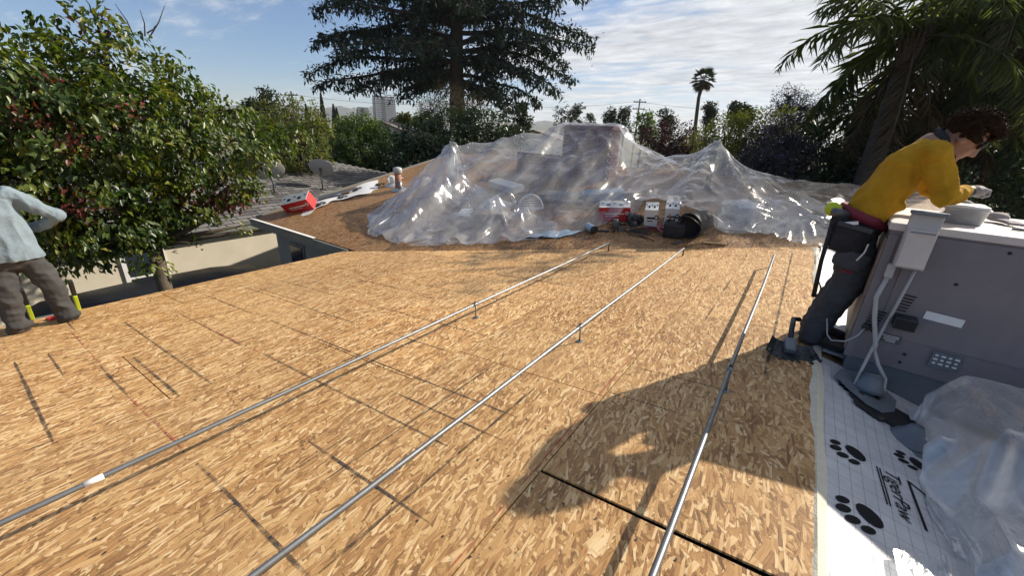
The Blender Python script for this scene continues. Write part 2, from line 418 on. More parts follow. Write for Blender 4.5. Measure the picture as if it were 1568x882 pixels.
def worn_paint(name, c, rust=(0.16, 0.085, 0.045)):
    mt, t, out = base_mat(name); g = G(t); tcn = g.n('ShaderNodeTexCoord'); V = tcn.outputs['Object']
    mp = g.n('ShaderNodeMapping'); mp.inputs['Scale'].default_value = (1, 1, .12); g.l(V, mp.inputs[0])
    st = g.ramp(g.noise(mp.outputs[0], 14, 5, .65), [(.48, (0, 0, 0)), (.78, (1, 1, 1))])
    bl = g.ramp(g.noise(V, 2.3, 5, .6), [(.3, (0, 0, 0)), (.7, (1, 1, 1))])
    cc = g.mix(bl, c, tuple(x * .80 for x in c)); cc = g.mix(g.m('MULTIPLY', st, .40), cc, tuple(x * .62 for x in c))
    sp3 = g.ramp(g.noise(V, 38, 4, .7), [(.66, (0, 0, 0)), (.74, (1, 1, 1))]); cc = g.mix(g.m('MULTIPLY', sp3, .5), cc, rust)
    b = g.n('ShaderNodeBsdfPrincipled'); g.l(cc, b.inputs['Base Color']); g.l(g.m('ADD', .45, g.m('MULTIPLY', bl, .25)), b.inputs['Roughness'])
    g.l(g.bump(g.m('ADD', g.noise(V, 1.7, 3, .5), g.m('MULTIPLY', g.noise(V, 60, 3), .03)), .35, .03), b.inputs['Normal'])
    g.l(b.outputs[0], out.inputs[0]); return mt
M['ac'] = worn_paint('ac_paint_worn', (0.205, 0.188, 0.208))
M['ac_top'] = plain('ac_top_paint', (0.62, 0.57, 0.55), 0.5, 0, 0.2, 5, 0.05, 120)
M['ac_rust'] = plain('ac_stained_side', (0.36, 0.31, 0.27), 0.6, 0, 0.5, 6, 0.1, 60, c2=(0.20, 0.13, 0.08))
M['curb'] = plain('curb_metal', (0.16, 0.19, 0.22), 0.5, 0.2, 0.3, 6, 0.1, 60)
M['box_grey'] = plain('switch_box_grey', (0.42, 0.43, 0.44), 0.5, 0, 0.15, 8, 0.05)
M['black'] = plain('black_plastic', (0.02, 0.02, 0.022), 0.5, 0, 0.3)
M['dark_hole'] = plain('dark_hole', (0.012, 0.012, 0.014), 0.8, 0, 0.2)
M['label_white'] = plain('paper_white', (0.75, 0.76, 0.76), 0.6, 0, 0.08, 20)
M['brick'] = plain('brick_clay', (0.25, 0.115, 0.085), 0.85, 0, 0.45, 14, 0.5, 90, c2=(0.17, 0.08, 0.065))
M['mortar'] = plain('mortar', (0.30, 0.27, 0.25), 0.9, 0, 0.3, 20, 0.4)
M['stucco'] = plain('stucco_beige', (0.66, 0.60, 0.48), 0.9, 0, 0.14, 1.6, 0.5, 160, c2=(0.56, 0.51, 0.41))
M['stucco_grey'] = plain('stucco_grey', (0.34, 0.33, 0.30), 0.9, 0, 0.2, 2.5, 0.5, 160)
M['fascia'] = plain('fascia_paint', (0.20, 0.20, 0.185), 0.6, 0, 0.2, 4, 0.1)
M['fascia_white'] = plain('white_paint', (0.78, 0.78, 0.76), 0.5, 0, 0.1, 4, 0.05)
M['shingle'] = plain('asphalt_shingle', (0.175, 0.17, 0.165), 0.95, 0, 0.35, 6, 0.6, 220, c2=(0.115, 0.11, 0.108), spread=0.8, spec=0.2)
M['roof_felt'] = plain('roof_felt', (0.03, 0.03, 0.03), 0.95, spec=0.1)
M['roof_far'] = plain('far_roof', (0.20, 0.18, 0.165), 0.9, 0, 0.3, 2.0, 0.3, 8)
M['glass'] = plain('window_glass', (0.03, 0.04, 0.05), 0.15, 0, 0.2, 2, 0)
M['red_card'] = plain('red_card', (0.52, 0.025, 0.03), 0.5, 0, 0.15, 8, 0.05)
M['white_card'] = plain('white_card', (0.72, 0.71, 0.68), 0.6, 0, 0.10, 8, 0.05)
M['card'] = plain('cardboard', (0.42, 0.28, 0.15), 0.8, 0, 0.2, 8, 0.1)
M['lime'] = plain('lime_fibreglass', (0.50, 0.62, 0.03), 0.4, 0, 0.15, 8, 0.05)
M['bark'] = plain('bark', (0.11, 0.085, 0.06), 0.9, 0, 0.5, 9, 0.8, 40, stretch=(1, 1, 0.25))
M['bark_dark'] = plain('bark_dark', (0.05, 0.042, 0.036), 0.9, 0, 0.4, 5, 0.8, 20, stretch=(1, 1, 0.25))
M['palm_bark'] = plain('palm_bark', (0.085, 0.068, 0.052), 0.95, 0, 0.5, 6, 1.0, 9, stretch=(1, 1, 3))
M['skin'] = plain('skin', (0.33, 0.175, 0.11), 0.5, 0, 0.15, 12, 0.1, 90)
M['hair'] = plain('dark_hair', (0.030, 0.016, 0.009), 0.85, 0, 0.5, 30, 0.3, 160, spec=0.12)
M['yellow'] = plain('yellow_cotton', (0.56, 0.31, 0.022), 0.9, 0, 0.35, 7, 0.6, 45, spec=0.15)
M['work_black'] = plain('black_canvas', (0.035, 0.036, 0.042), 0.8, 0, 0.4, 8, 0.4, 120, spec=0.25)
M['work_grey'] = plain('charcoal_canvas', (0.070, 0.078, 0.090), 0.8, 0, 0.35, 6, 0.4, 120, spec=0.25)
M['maroon'] = plain('maroon_belt', (0.20, 0.018, 0.035), 0.7, 0, 0.2)
M['boot'] = plain('boot_leather', (0.075, 0.052, 0.038), 0.7, 0, 0.4, 9, 0.3)
M['glove'] = plain('grey_glove', (0.30, 0.27, 0.27), 0.8, 0, 0.2, 14, 0.3)
M['blue_shirt'] = plain('pale_blue_cotton', (0.205, 0.262, 0.305), 0.85, 0, 0.25, 6, 0.6, 40, spec=0.15)
M['trouser_grey'] = plain('grey_trousers', (0.070, 0.068, 0.068), 0.85, 0, 0.3, 5, 0.35, 110, spec=0.2)
M['poly'] = plastic_mat('polythene', 0.17, (0.895, 0.915, 0.945), 0.10, 6.0, 0.10, (1, .20, .35))
M['poly_near'] = plastic_mat('polythene_near', 0.36, (0.80, 0.83, 0.88), 0.25, 9.0, 0.22, (1, .45, .6))
M['tub'] = plastic_mat('cloudy_tub', 0.60, (0.93, 0.92, 0.88), 0.05, 3.0, 0.03)
M['concrete'] = plain('concrete', (0.38, 0.37, 0.35), 0.9, 0, 0.2, 1.0, 0.3, 30)
M['car'] = plain('dark_car_paint', (0.010, 0.011, 0.013), 0.5, 0.0, 0.1, 3, 0, spec=0.25)
M['dish'] = plain('dish_grey', (0.34, 0.34, 0.34), 0.55, 0, 0.12, 6, 0.05)
M['cream'] = plain('cream_membrane', (0.66, 0.62, 0.50), 0.75, 0, 0.15, 20, 0.4, 90)
M['blue_sheet'] = plain('pale_blue_film', (0.34, 0.45, 0.55), 0.5, 0, 0.12, 5, 0.1)
M['orange_wood'] = plain('fresh_wood', (0.40, 0.20, 0.08), 0.8, 0, 0.3, 9, 0.2)
M['tool_grey'] = plain('tool_grey', (0.10, 0.11, 0.12), 0.5, 0.3, 0.3)
M['pink'] = plain('pink_hose', (0.45, 0.12, 0.17), 0.5, 0, 0.15)
M['terracotta'] = plain('clay_flue', (0.42, 0.20, 0.13), 0.8, 0, 0.3, 12, 0.3)
M['wood_pole'] = plain('pole_wood', (0.11, 0.085, 0.065), 0.9, 0, 0.3)
M['needle'] = leaf_mat('cedar_needles', [(0, (0.012, 0.020, 0.018)), (0.6, (0.028, 0.046, 0.036)), (1, (0.060, 0.080, 0.055))], 0.12, 0.7, 0.2)
M['pear'] = leaf_mat('pear_leaves', [(0, (0.014, 0.032, 0.008)), (0.40, (0.042, 0.080, 0.012)), (0.66, (0.11, 0.145, 0.016)), (0.86, (0.20, 0.19, 0.022)), (0.92, (0.15, 0.04, 0.025)), (1, (0.10, 0.022, 0.022))], 0.36, 0.38, 0.5)
M['green'] = leaf_mat('green_leaves', [(0, (0.028, 0.058, 0.014)), (0.5, (0.072, 0.125, 0.024)), (1, (0.15, 0.20, 0.035))], 0.38, 0.5, 0.4)
M['dkgreen'] = leaf_mat('glossy_dark_leaves', [(0, (0.010, 0.024, 0.009)), (0.6, (0.024, 0.048, 0.015)), (1, (0.055, 0.085, 0.026))], 0.2, 0.35, 0.5)
M['olive'] = leaf_mat('olive_leaves', [(0, (0.045, 0.062, 0.014)), (0.5, (0.11, 0.13, 0.026)), (1, (0.20, 0.20, 0.04))], 0.38, 0.6, 0.3)
M['plum'] = leaf_mat('plum_leaves', [(0, (0.014, 0.006, 0.008)), (0.6, (0.040, 0.014, 0.018)), (1, (0.085, 0.03, 0.028))], 0.25, 0.5, 0.4, (1.6, 0.8, 0.7))
M['violet'] = leaf_mat('violet_bush', [(0, (0.020, 0.022, 0.020)), (0.6, (0.045, 0.045, 0.060)), (1, (0.13, 0.11, 0.17))], 0.2, 0.6, 0.3, (1.1, 1.0, 1.3))
M['farleaf'] = leaf_mat('far_leaves', [(0, (0.020, 0.030, 0.018)), (0.6, (0.040, 0.055, 0.028)), (1, (0.075, 0.09, 0.04))], 0.15, 0.8, 0.1)
M['twig'] = leaf_mat('bare_twigs', [(0, (0.05, 0.042, 0.03)), (1, (0.12, 0.10, 0.07))], 0.1, 0.8, 0.2)
M['palm'] = leaf_mat('palm_leaflets', [(0, (0.034, 0.050, 0.024)), (0.6, (0.085, 0.112, 0.046)), (1, (0.18, 0.19, 0.08))], 0.48, 0.45, 0.5)
M['dead'] = leaf_mat('dead_fronds', [(0, (0.06, 0.045, 0.028)), (1, (0.19, 0.145, 0.09))], 0.25, 0.8, 0.2, (1.3, 1.1, 0.8))
# ------------------------------------------------------------------ ground, hills
def ground_mat():
    mt, t, out = base_mat('ground_mix'); g = G(t)
    geo = g.n('ShaderNodeNewGeometry'); P = geo.outputs['Position']
    a = g.noise(P, 0.05, 5, 0.6); b_ = g.noise(P, 1.5, 5, 0.6)
    c = g.ramp(g.m('ADD', g.m('MULTIPLY', a, 0.7), g.m('MULTIPLY', b_, 0.3)), [(0.36, (0.07, 0.09, 0.035)), (0.5, (0.13, 0.13, 0.06)), (0.62, (0.19, 0.165, 0.12))])
    b = g.n('ShaderNodeBsdfPrincipled'); g.l(c, b.inputs['Base Color']); b.inputs['Roughness'].default_value = 0.95
    g.l(b.outputs[0], out.inputs[0]); return mt
GE = 4500
mesh_obj('ground', [(-GE, -GE, 0), (GE, -GE, 0), (GE, GE, 0), (-GE, GE, 0)], [(0, 1, 2, 3)], ground_mat())['kind'] = 'structure'
dr = MB().prism([(-11.9, -8, .05), (-6.3, -8, .05), (-6.3, 4.4, .05), (-11.9, 4.4, .05)], .046).build('driveway', M['concrete']); dr['kind'] = 'structure'
def hills():
    mt, t, out = base_mat('hill_scrub'); g = G(t)
    geo = g.n('ShaderNodeNewGeometry'); P = geo.outputs['Position']
    c = g.ramp(g.noise(P, 0.03, 6, 0.7), [(0.38, (0.030, 0.042, 0.030)), (0.62, (0.085, 0.09, 0.06))])
    b = g.n('ShaderNodeBsdfPrincipled'); g.l(c, b.inputs['Base Color']); b.inputs['Roughness'].default_value = 1
    g.l(b.outputs[0], out.inputs[0])
    nu, nv = 260, 24
    th = np.linspace(RAD(-100), RAD(30), nu)      # azimuth from +Y, minus is left
    V = []
    for j in range(nv):
        rr = 2100 + 110 * j
        for i, a in enumerate(th):
            s = math.sin(math.pi * min(1, j / (nv - 1)))
            q = a * 9
            hgt = 105 + 26 * math.sin(q * 1.3 + .6) + 13 * math.sin(q * 3.1 + 2) + 8 * math.sin(q * 7.7 + j * .2) + 5 * math.sin(q * 17 + j)
            hgt += 7 * math.sin(i * 2.4 + j) * math.sin(i * .9)
            fade = 1 / (1 + math.exp((a - RAD(-22)) * 11)) * .78 + .22     # lower towards the right
            V.append((rr * math.sin(a), rr * math.cos(a), -3 + max(0, hgt * fade * s)))
    Fc = [(j * nu + i, j * nu + i + 1, (j + 1) * nu + i + 1, (j + 1) * nu + i) for j in range(nv - 1) for i in range(nu - 1)]
    mesh_obj('hills', V, Fc, mt, smooth=True)['kind'] = 'structure'
hills()

# ------------------------------------------------------------------ our house
def zr(x): return 3.55 + 0.1025 * x
def zf(y): return 2.88 + 0.20 * (y - 3.97)
def zs(x): return 3.587 - 0.25 * (x - 0.36)
def clip(poly, f):
    out = []
    for i in range(len(poly)):
        a, b = poly[i], poly[(i + 1) % len(poly)]; fa, fb = f(a), f(b)
        if fa >= 0: out.append(a)
        if fa * fb < 0:
            t = fa / (fa - fb); out.append((a[0] + (b[0] - a[0]) * t, a[1] + (b[1] - a[1]) * t))
    return out
valley = lambda p: (3.97 + 0.51 * (p[0] + 6.56)) - p[1]
HX = (-2.0, 2.0, 0)
house = thing('house', HX, 'low house with bare wood-panel roof decks in two wings, stood on by the workers', 'house')
# walls
wl = MB()
wl.box((-6.05, -1.5, 1.4), (.2, 14, 2.8)).box((-8.1, 4.62, 1.40), (4.0, .2, 2.8)).box((-10.0, 7.9, 1.45), (.2, 6.4, 2.9))
wl.box((-2, -8.4, 1.5), (8, .2, 3)).box((3.9, 1, 1.35), (.2, 19, 2.7))
MBw = wl.build('wall', M['stucco_grey'], house)
win = MB().box((-9.15, 4.51, 2.12), (.62, .05, .62)).build('window', M['fascia'], house)
MB().box((-9.15, 4.48, 2.12), (.50, .03, .50)).build('pane', M['glass'], win)
# near deck
und = MB()
pn = clip([(-6.48, -6.0), (.36, -6.0), (.36, 9), (-6.48, 9)], valley)
und.prism([(x, y, zr(x) - .03) for x, y in pn], .02)
near = und.build('near_roof_deck', M['dark_hole'], house)
xs = [-6.5, -5.59, -4.37, -3.15, -1.93, -.71, .36]
offs = [0.62, 1.35, 2.10, 0.55, 1.60, 2.10, 1.35]
def add_sheet(parent, poly, zfun, mat, n=(0, 0, 1), lift=0.0, tilt=None):
    if len(poly) < 3: return
    P = []
    for i, (x, y) in enumerate(poly): P.append((x, y, zfun(x, y) + lift + (tilt(x, y) if tilt else 0)))
    MB().prism(P, .011, (0, 0, -.011)).build('osb_sheet', mat, parent)
for r in range(6):
    x0, x1 = xs[r] + (.0032 if r else 0), xs[r + 1] - .0032
    y = offs[r + 1] - 2.44 * 4
    while y < 8:
        a, b = y + .0038, y + 2.44 - .0038
        tilt = None
        if r == 5 and abs(b - 1.35) < .05: b -= .010      # the one gaping joint
        if r == 5 and abs(a - 1.35) < .05: tilt = lambda X, Y: 0.012 * max(0, 1 - (Y - 1.35) / .6) * min(1, max(0, (X + .71) / .6))
        pl = clip([(x0, a), (x1, a), (x1, b), (x0, b)], valley)
        if r == 0: pl = [(px + (.012 * math.sin(py * 3) if px < -6.4 else 0), py) for px, py in pl]
        if b > -5.9: add_sheet(near, pl, lambda X, Y: zr(X), M['osb'], lift=rnd.uniform(-.0012, .0012), tilt=tilt)
        y += 2.44
# tar and chalk lines marking the rafters
def strip(x0, y0, x1, y1, wd, mat, name, h=.0026):
    n = max(2, int(math.hypot(x1 - x0, y1 - y0) / .12)); vs = []; fs = []
    d = Vector((x1 - x0, y1 - y0)).normalized(); p = Vector((-d.y, d.x))
    for i in range(n + 1):
        t = i / n; wv = wd * rnd.uniform(.7, 1.25) * (1 if 0 < i < n else .3); j = rnd.uniform(-.0012, .0012)
        for s in (-1, 1):
            X = x0 + (x1 - x0) * t + p.x * (s * wv / 2 + j); Y = y0 + (y1 - y0) * t + p.y * (s * wv / 2 + j)
            vs.append((X, Y, zr(X) + h))
    for i in range(n): fs.append((2 * i, 2 * i + 1, 2 * i + 3, 2 * i + 2))
    mesh_obj(name, vs, fs, mat, near)
LN = [(-5.06, -3.15, .01, .022), (-5.04, -4.31, .20, .016), (-4.27, -3.45, .40, .018), (-2.25, -.95, .42, .018), (-4.23, -3.13, .60, .016), (-5.45, -3.12, .79, .014),
      (-1.92, -.94, .835, .016), (-5.24, -3.6, 1.20, .011), (-3.35, -1.20, 1.225, .012), (-4.06, -1.05, 1.63, .011), (-5.8, -4.4, 1.62, .009), (-1.93, -1.0, 1.42, .010),
      (-5.9, -3.2, 2.03, .010), (-2.9, -1.95, 2.05, .010), (-5.6, -4.2, 2.44, .009), (-3.1, -1.9, 2.44, .009), (-.71, .36, 2.16, .008), (-.72, .30, 2.56, .008), (-.5, .34, 3.0, .007),
      (-3.6, -2.2, 3.25, .009), (-5.0, -3.6, 3.0, .008), (-3.1, -1.9, 4.06, .009), (-.72, .34, 4.6, .007), (-6.3, -5.6, .45, .012), (-6.1, -5.0, -.35, .016), (-3.0, -1.95, -.38, .016)]
for a, b, y, wd in LN: strip(a, y, b, y, .004 + wd * .72, M['ink'], 'tar_line')
for x, a, b, wd, k in [(-1.13, .45, 1.95, .016, 'ink'), (-1.55, .7, 2.05, .013, 'ink'), (-.44, 3.5, 6.7, .012, 'ink_faint'), (.085, 1.78, 6.95, .020, 'ink'), (-1.30, 2.35, 4.6, .011, 'ink_faint'),
                       (-1.75, .2, 1.1, .012, 'ink_faint'), (-3.2, -.2, .35, .02, 'ink_faint'), (-2.95, .7, 2.3, .012, 'ink_faint'), (-3.75, .0, 1.4, .014, 'ink_faint'), (-4.75, .1, 2.2, .014, 'ink_faint'),
                       (-5.3, .4, 2.8, .012, 'ink_faint'), (-2.6, .2, 2.0, .012, 'ink_faint'), (-2.05, 1.5, 4.8, .010, 'ink_faint'), (-.95, 2.4, 5.6, .010, 'ink_faint')]:
    strip(x, a, x, b, wd, M[k], 'tar_line')
for x0, y0, x1, y1 in [(-.73, .3, -.75, 2.9), (-3.45, .40, -2.3, .42), (-5.1, 1.19, -3.3, 1.22), (-5.55, .42, -4.3, .41), (-6.2, 1.62, -4.9, 1.63), (-2.9, 2.45, -4.7, 2.44)]:
    strip(x0, y0, x1, y1, .0075, M['chalk'], 'chalk_line', .0034)
strip(-3.27, 2.92, -3.07, 2.94, .03, M['ink'], 'tar_line')
# nail heads along every rafter, too small to pick apart
nh = MB()
for k in range(-8, 19):
    y = .405 * k + .012; x = -6.42
    while x < .30:
        if valley((x, y)) > .05:
            X, Y = x + rnd.uniform(-.02, .02), y + rnd.uniform(-.012, .012); z = zr(X) + .0035
            nh.add([(X + .0055 * math.cos(a), Y + .0055 * math.sin(a), z) for a in [math.pi * i / 3 for i in range(6)]], [(0, 1, 2, 3, 4, 5)])
        x += .155
nh.build('nail_heads', M['steel_dark'], near)['kind'] = 'stuff'
# far deck
fd = clip([(-10.2, 4.12), (2.4, 4.12), (2.4, 11.0), (-10.2, 11.0)], lambda p: -valley(p))
farr = MB().prism([(x, y, zf(y) - .03) for x, y in fd], .02).build('far_roof_deck', M['dark_hole'], house)
for r in range(6):
    y0, y1 = 4.12 + 1.22 * r + .002, min(11.0, 4.12 + 1.22 * (r + 1)) - .002
    x = -10.2 - (1.22 if r % 2 else 0)
    while x < 2.4:
        pl = [(max(x + .002, -10.2), y0), (min(x + 2.438, 2.4), y0), (min(x + 2.438, 2.4), y1), (max(x + .002, -10.2), y1)]
        add_sheet(farr, clip(pl, lambda p: -valley(p) - .004), lambda X, Y: zf(Y), M['osb_far'], lift=rnd.uniform(-.001, .001)); x += 2.44
# back slope of the far wing and the slope on the right
MB().prism([(-10.2, 11.01, zf(11) - .012), (2.4, 11.01, zf(11) - .012), (2.4, 17, 3.0), (-10.2, 17, 3.0)], .03).build('back_slope', M['osb_far'], house)
MB().prism([(.372, -6, zs(.372) - .012), (4.3, -6, zs(4.3) - .012), (4.3, 8.4, zs(4.3) - .012), (.372, 8.4, zs(.372) - .012)], .03).build('side_slope', M['osb_far'], house)
# fascias, gutter, drip edge
MB().box((-6.535, -1.0, zr(-6.5) - .10), (.03, 10.1, .17)).build('fascia', M['fascia'], house)
MB().box((-8.35, 4.08, zf(4.12) - .085), (3.75, .035, .15)).build('fascia', M['fascia'], house)
MB().box((-8.9, 4.10, zf(4.12) + .012), (2.6, .07, .006)).build('drip_edge', M['fascia_white'], house)
MB().box((-10.235, 7.6, 3.56), (.035, 6.9, .16), rot(math.atan(.2), 'X')).build('fascia', M['fascia'], house)

# ------------------------------------------------------------------ neighbour on the left
nb = thing('neighbour_house', (-12, 3, 0), 'beige stucco house with grey shingled hip roof across the driveway', 'house')
MB().box((-12.15, 4, 1.2), (.3, 20, 2.4)).box((-17, 14.1, 1.2), (10, .3, 2.4)).build('wall', M['stucco'], nb)
wn = MB()
for c, d in [((-11.985, 2.03, 1.72), (.05, .08, 1.05)), ((-11.985, 2.75, 1.72), (.05, .08, 1.05)), ((-11.985, 2.39, 2.22), (.05, .64, .07)), ((-11.97, 2.39, 1.22), (.09, .78, .07)), ((-11.985, 2.39, 1.55), (.04, .64, .04))]: wn.box(c, d)
wn = wn.build('window', M['fascia_white'], nb)
MB().box((-11.997, 2.39, 1.72), (.02, .64, .96)).build('pane', M['glass'], wn)
EX, EZ, RX, RZ_ = -11.90, 2.42, -17.0, 3.74
def zn(x): return EZ + (RZ_ - EZ) * (EX - x) / (EX - RX)
rf = MB()
rf.add([(EX, -6, EZ - .02), (EX, 14.5, EZ - .02), (RX, 9.6, RZ_ - .02), (RX, -6, RZ_ - .02), (-22.2, 14.5, EZ - .02), (-22.2, -6, EZ - .02)], [(0, 1, 2, 3), (2, 4, 5, 3), (1, 4, 2)])
nroof = rf.build('roof', M['roof_felt'], nb)
MB().box((EX - .02, 4.2, EZ - .10), (.03, 20.4, .16)).build('fascia', M['fascia_white'], nb)
gt = MB().box((EX + .04, 4.2, EZ - .09), (.07, 20.4, .09)).build('gutter', M['fascia'], nb)
# shingles: tabs in courses, each lifted at its lower edge
def shingle_mesh():
    me = bpy.data.meshes.new('shingle'); sl = math.atan((RZ_ - EZ) / (EX - RX))
    w_, l_, t_ = .375, .178, .016
    vs = [(0, 0, t_), (0, w_, t_), (-l_, w_, .003), (-l_, 0, .003), (0, 0, 0), (0, w_, 0), (-l_, w_, 0), (-l_, 0, 0)]
    vs = [(x * math.cos(sl), y, z + -x * math.sin(sl)) for x, y, z in vs]
    me.from_pydata(vs, [], [(0, 1, 2, 3), (4, 5, 1, 0), (5, 6, 2, 1), (7, 4, 0, 3)]); me.materials.append(M['shingle']); return me
shm = shingle_mesh(); spots = []
for r in range(27):
    x = EX + .03 - .195 * r; z = zn(x) + .006
    y = -1 + (.2 if r % 2 else 0) + rnd.uniform(-.02, .02)
    while y < 14.0:
        if x > RX and (y + .3) < 14.3 - (EX - x) / (EX - RX) * 4.9: spots.append((x, y, z + rnd.uniform(0, .003)))
        y += .40
spots.sort(key=lambda s: abs(s[0] + 12.6) * .8 + abs(s[1] - 7.6))
for s in spots[:300]:
    o = bpy.data.objects.new('shingle', shm); col.objects.link(o); o.parent = nroof; o.location = Vector(s) - ORG[nroof]
vs = []; fs = []
for s in spots[300:]:
    b = len(vs); vs += [(v.co.x + s[0], v.co.y + s[1], v.co.z + s[2]) for v in shm.vertices]; fs += [tuple(i + b for i in p.vertices) for p in shm.polygons]
mesh_obj('shingles', vs, fs, M['shingle'], nroof)['kind'] = 'stuff'

# ------------------------------------------------------------------ houses and towers beyond
def gable_house(x, y, wd, dp, h, rh, ang, wall, roof, label, nwin=2, base=0):
    t = thing('gabled_house', (x, y, base), label, 'house', 'houses between the trees')
    R = rotz(ang); c = Vector((x, y, base))
    def T(p): return c + R @ Vector(p)
    a, b = wd / 2, dp / 2
    vs = [T(p) for p in [(-a, -b, 0), (a, -b, 0), (a, b, 0), (-a, b, 0), (-a, -b, h), (a, -b, h), (a, b, h), (-a, b, h), (0, -b, h + rh), (0, b, h + rh)]]
    mesh_obj('wall', vs, [(0, 1, 5, 8, 4), (2, 3, 7, 9, 6), (1, 2, 6, 5), (3, 0, 4, 7)], wall, t)
    e = .5; k = rh / a
    q = MB()
    for s in (-1, 1):
        P = [T(p) for p in [(s * (a + e), -b - e, h - e * k + .03), (s * (a + e), b + e, h - e * k + .03), (0, b + e, h + rh + .03), (0, -b - e, h + rh + .03)]]
        q.prism(P, .15, (0, 0, .15))
    q.build('roof', roof, t)
    for i in range(nwin):
        wx = -a + wd * (i + .5) / nwin
        f = MB().box(T((wx, -b - .02, h * .55)), (1.5, .12, 1.3), R).build('window', M['fascia_white'], t)
        MB().box(T((wx, -b - .06, h * .55)), (1.25, .10, 1.05), R).build('pane', M['glass'], f)
    return t
W = plain('wall_white', (0.78, 0.76, 0.72), 0.8); PE = plain('wall_peach', (0.62, 0.47, 0.34), 0.85)
gable_house(-27.5, 22.5, 7, 9, 4.0, 1.3, RAD(40), W, M['roof_far'], 'white gabled house showing its upper window right of the round tree')
gable_house(-22.6, 19.6, 4.5, 6, 3.0, .9, RAD(52), W, M['roof_far'], 'low cream shed-like house at the right foot of the round tree', 1)
gable_house(-38, 21.5, 8, 8, 3.4, 1.5, RAD(60), PE, M['roof_far'], 'peach walled house behind, between the left tree and the round tree')
gable_house(-27, 44, 12, 9, 3.7, 1.6, RAD(20), W, M['roof_far'], 'dark roofed house with white chimney cap beyond the big cedar', 3)
def tower(px_, py_, w_, d_, h_, ang, label):
    t = thing('office_tower', (px_, py_, 0), label, 'tower', 'towers on the skyline'); R = rotz(ang); c = Vector((px_, py_, 0))
    wall = plain('tower_wall', (0.42, 0.42, 0.45), 0.7, 0, .1, .02, 0); dk = plain('tower_dark', (0.06, 0.07, 0.09), 0.4, 0, .1, .02, 0)
    MB().box(c + Vector((0, 0, h_ / 2)), (w_, d_, h_), R).build('wall', wall, t)
    for s in (-1, 1):
        MB().box(c + R @ Vector((s * (w_ / 2 + .5), 0, h_ / 2 - 1)), (3, d_ * .75, h_ - 2), R).build('end_panel', dk, t)
    MB().box(c + R @ Vector((-w_ * .10, -d_ / 2 - .15, h_ / 2)), (w_ * .2, .5, h_ - .5), R).build('glass_strip', dk, t)
    n = int(h_ / 4)
    for k in range(n):
        MB().box(c + R @ Vector((0, -d_ / 2 - .1, 3 + k * (h_ - 4) / n)), (w_ * .92, .3, 1.4), R).build('window_band', dk, t)
    MB().box(c + Vector((0, 0, h_ + .8)), (w_ + 1, d_ + 1, 1.6), R).build('parapet', dk, t)
tower(-706, 556, 36, 26, 60, RAD(62), 'tall grey office block with dark central strip on the skyline')
tower(-760, 545, 18, 16, 40, RAD(62), 'shorter pale tower left of the tall office block')

# ------------------------------------------------------------------ utility poles
def pole(x, y, h, label, arms=2):
    t = thing('utility_pole', (x, y, 0), label, 'utility pole', 'utility poles on the skyline')
    MB().tube([(x, y, 0), (x, y, h)], [.17, .11], 8).build('pole', M['wood_pole'], t)
    for k in range(arms):
        z = h - .5 - k * 1.1
        MB().box((x, y, z), (2.2, .12, .14), rotz(RAD(20))).build('crossarm', M['wood_pole'], t)
        for s in (-.9, -.35, .35, .9):
            p = Vector((x, y, z + .07)) + rotz(RAD(20)) @ Vector((s, 0, 0))
            MB().lathe([(.03, 0), (.06, .06), (.04, .14), (0, .17)], p, n=6).build('insulator', M['tool_grey'], t)
    MB().lathe([(.0, 0), (.22, .05), (.22, .75), (0, .85)], (x + .35, y - .1, h - 3.4), n=10).build('transformer', M['tool_grey'], t)
    return (x, y, h)
p1 = pole(-26.8, 75.4, 11.5, 'wooden utility pole with crossarms left of the tall palm')
p2 = pole(-47, 52, 9.6, 'wooden utility pole partly behind the cedar trunk foliage', 1)
p3 = pole(-62, 33, 9.3, 'thin utility pole against the hills left of the office block', 1)
def wire(a, b, sag, label):
    n = 14; pts = []
    for i in range(n + 1):
        t = i / n; pts.append((a[0] + (b[0] - a[0]) * t, a[1] + (b[1] - a[1]) * t, a[2] + (b[2] - a[2]) * t - sag * 4 * t * (1 - t)))
    o = MB().tube(pts, .018, 4, False).build('power_line', M['black'], org=a); tag(o, label, 'cable', 'power lines')
wire((-26.8, 75.4, 11.2), (-47, 52, 9.2), .8, 'power line from the crossarm pole to the pole behind the cedar')
wire((-26.8, 75.4, 11.0), (18, 90, 10.0), 1.0, 'power line running right from the crossarm pole towards the palms')
wire((-47, 52, 9.1), (-62, 33, 8.9), .6, 'power line between the two poles left of the cedar')
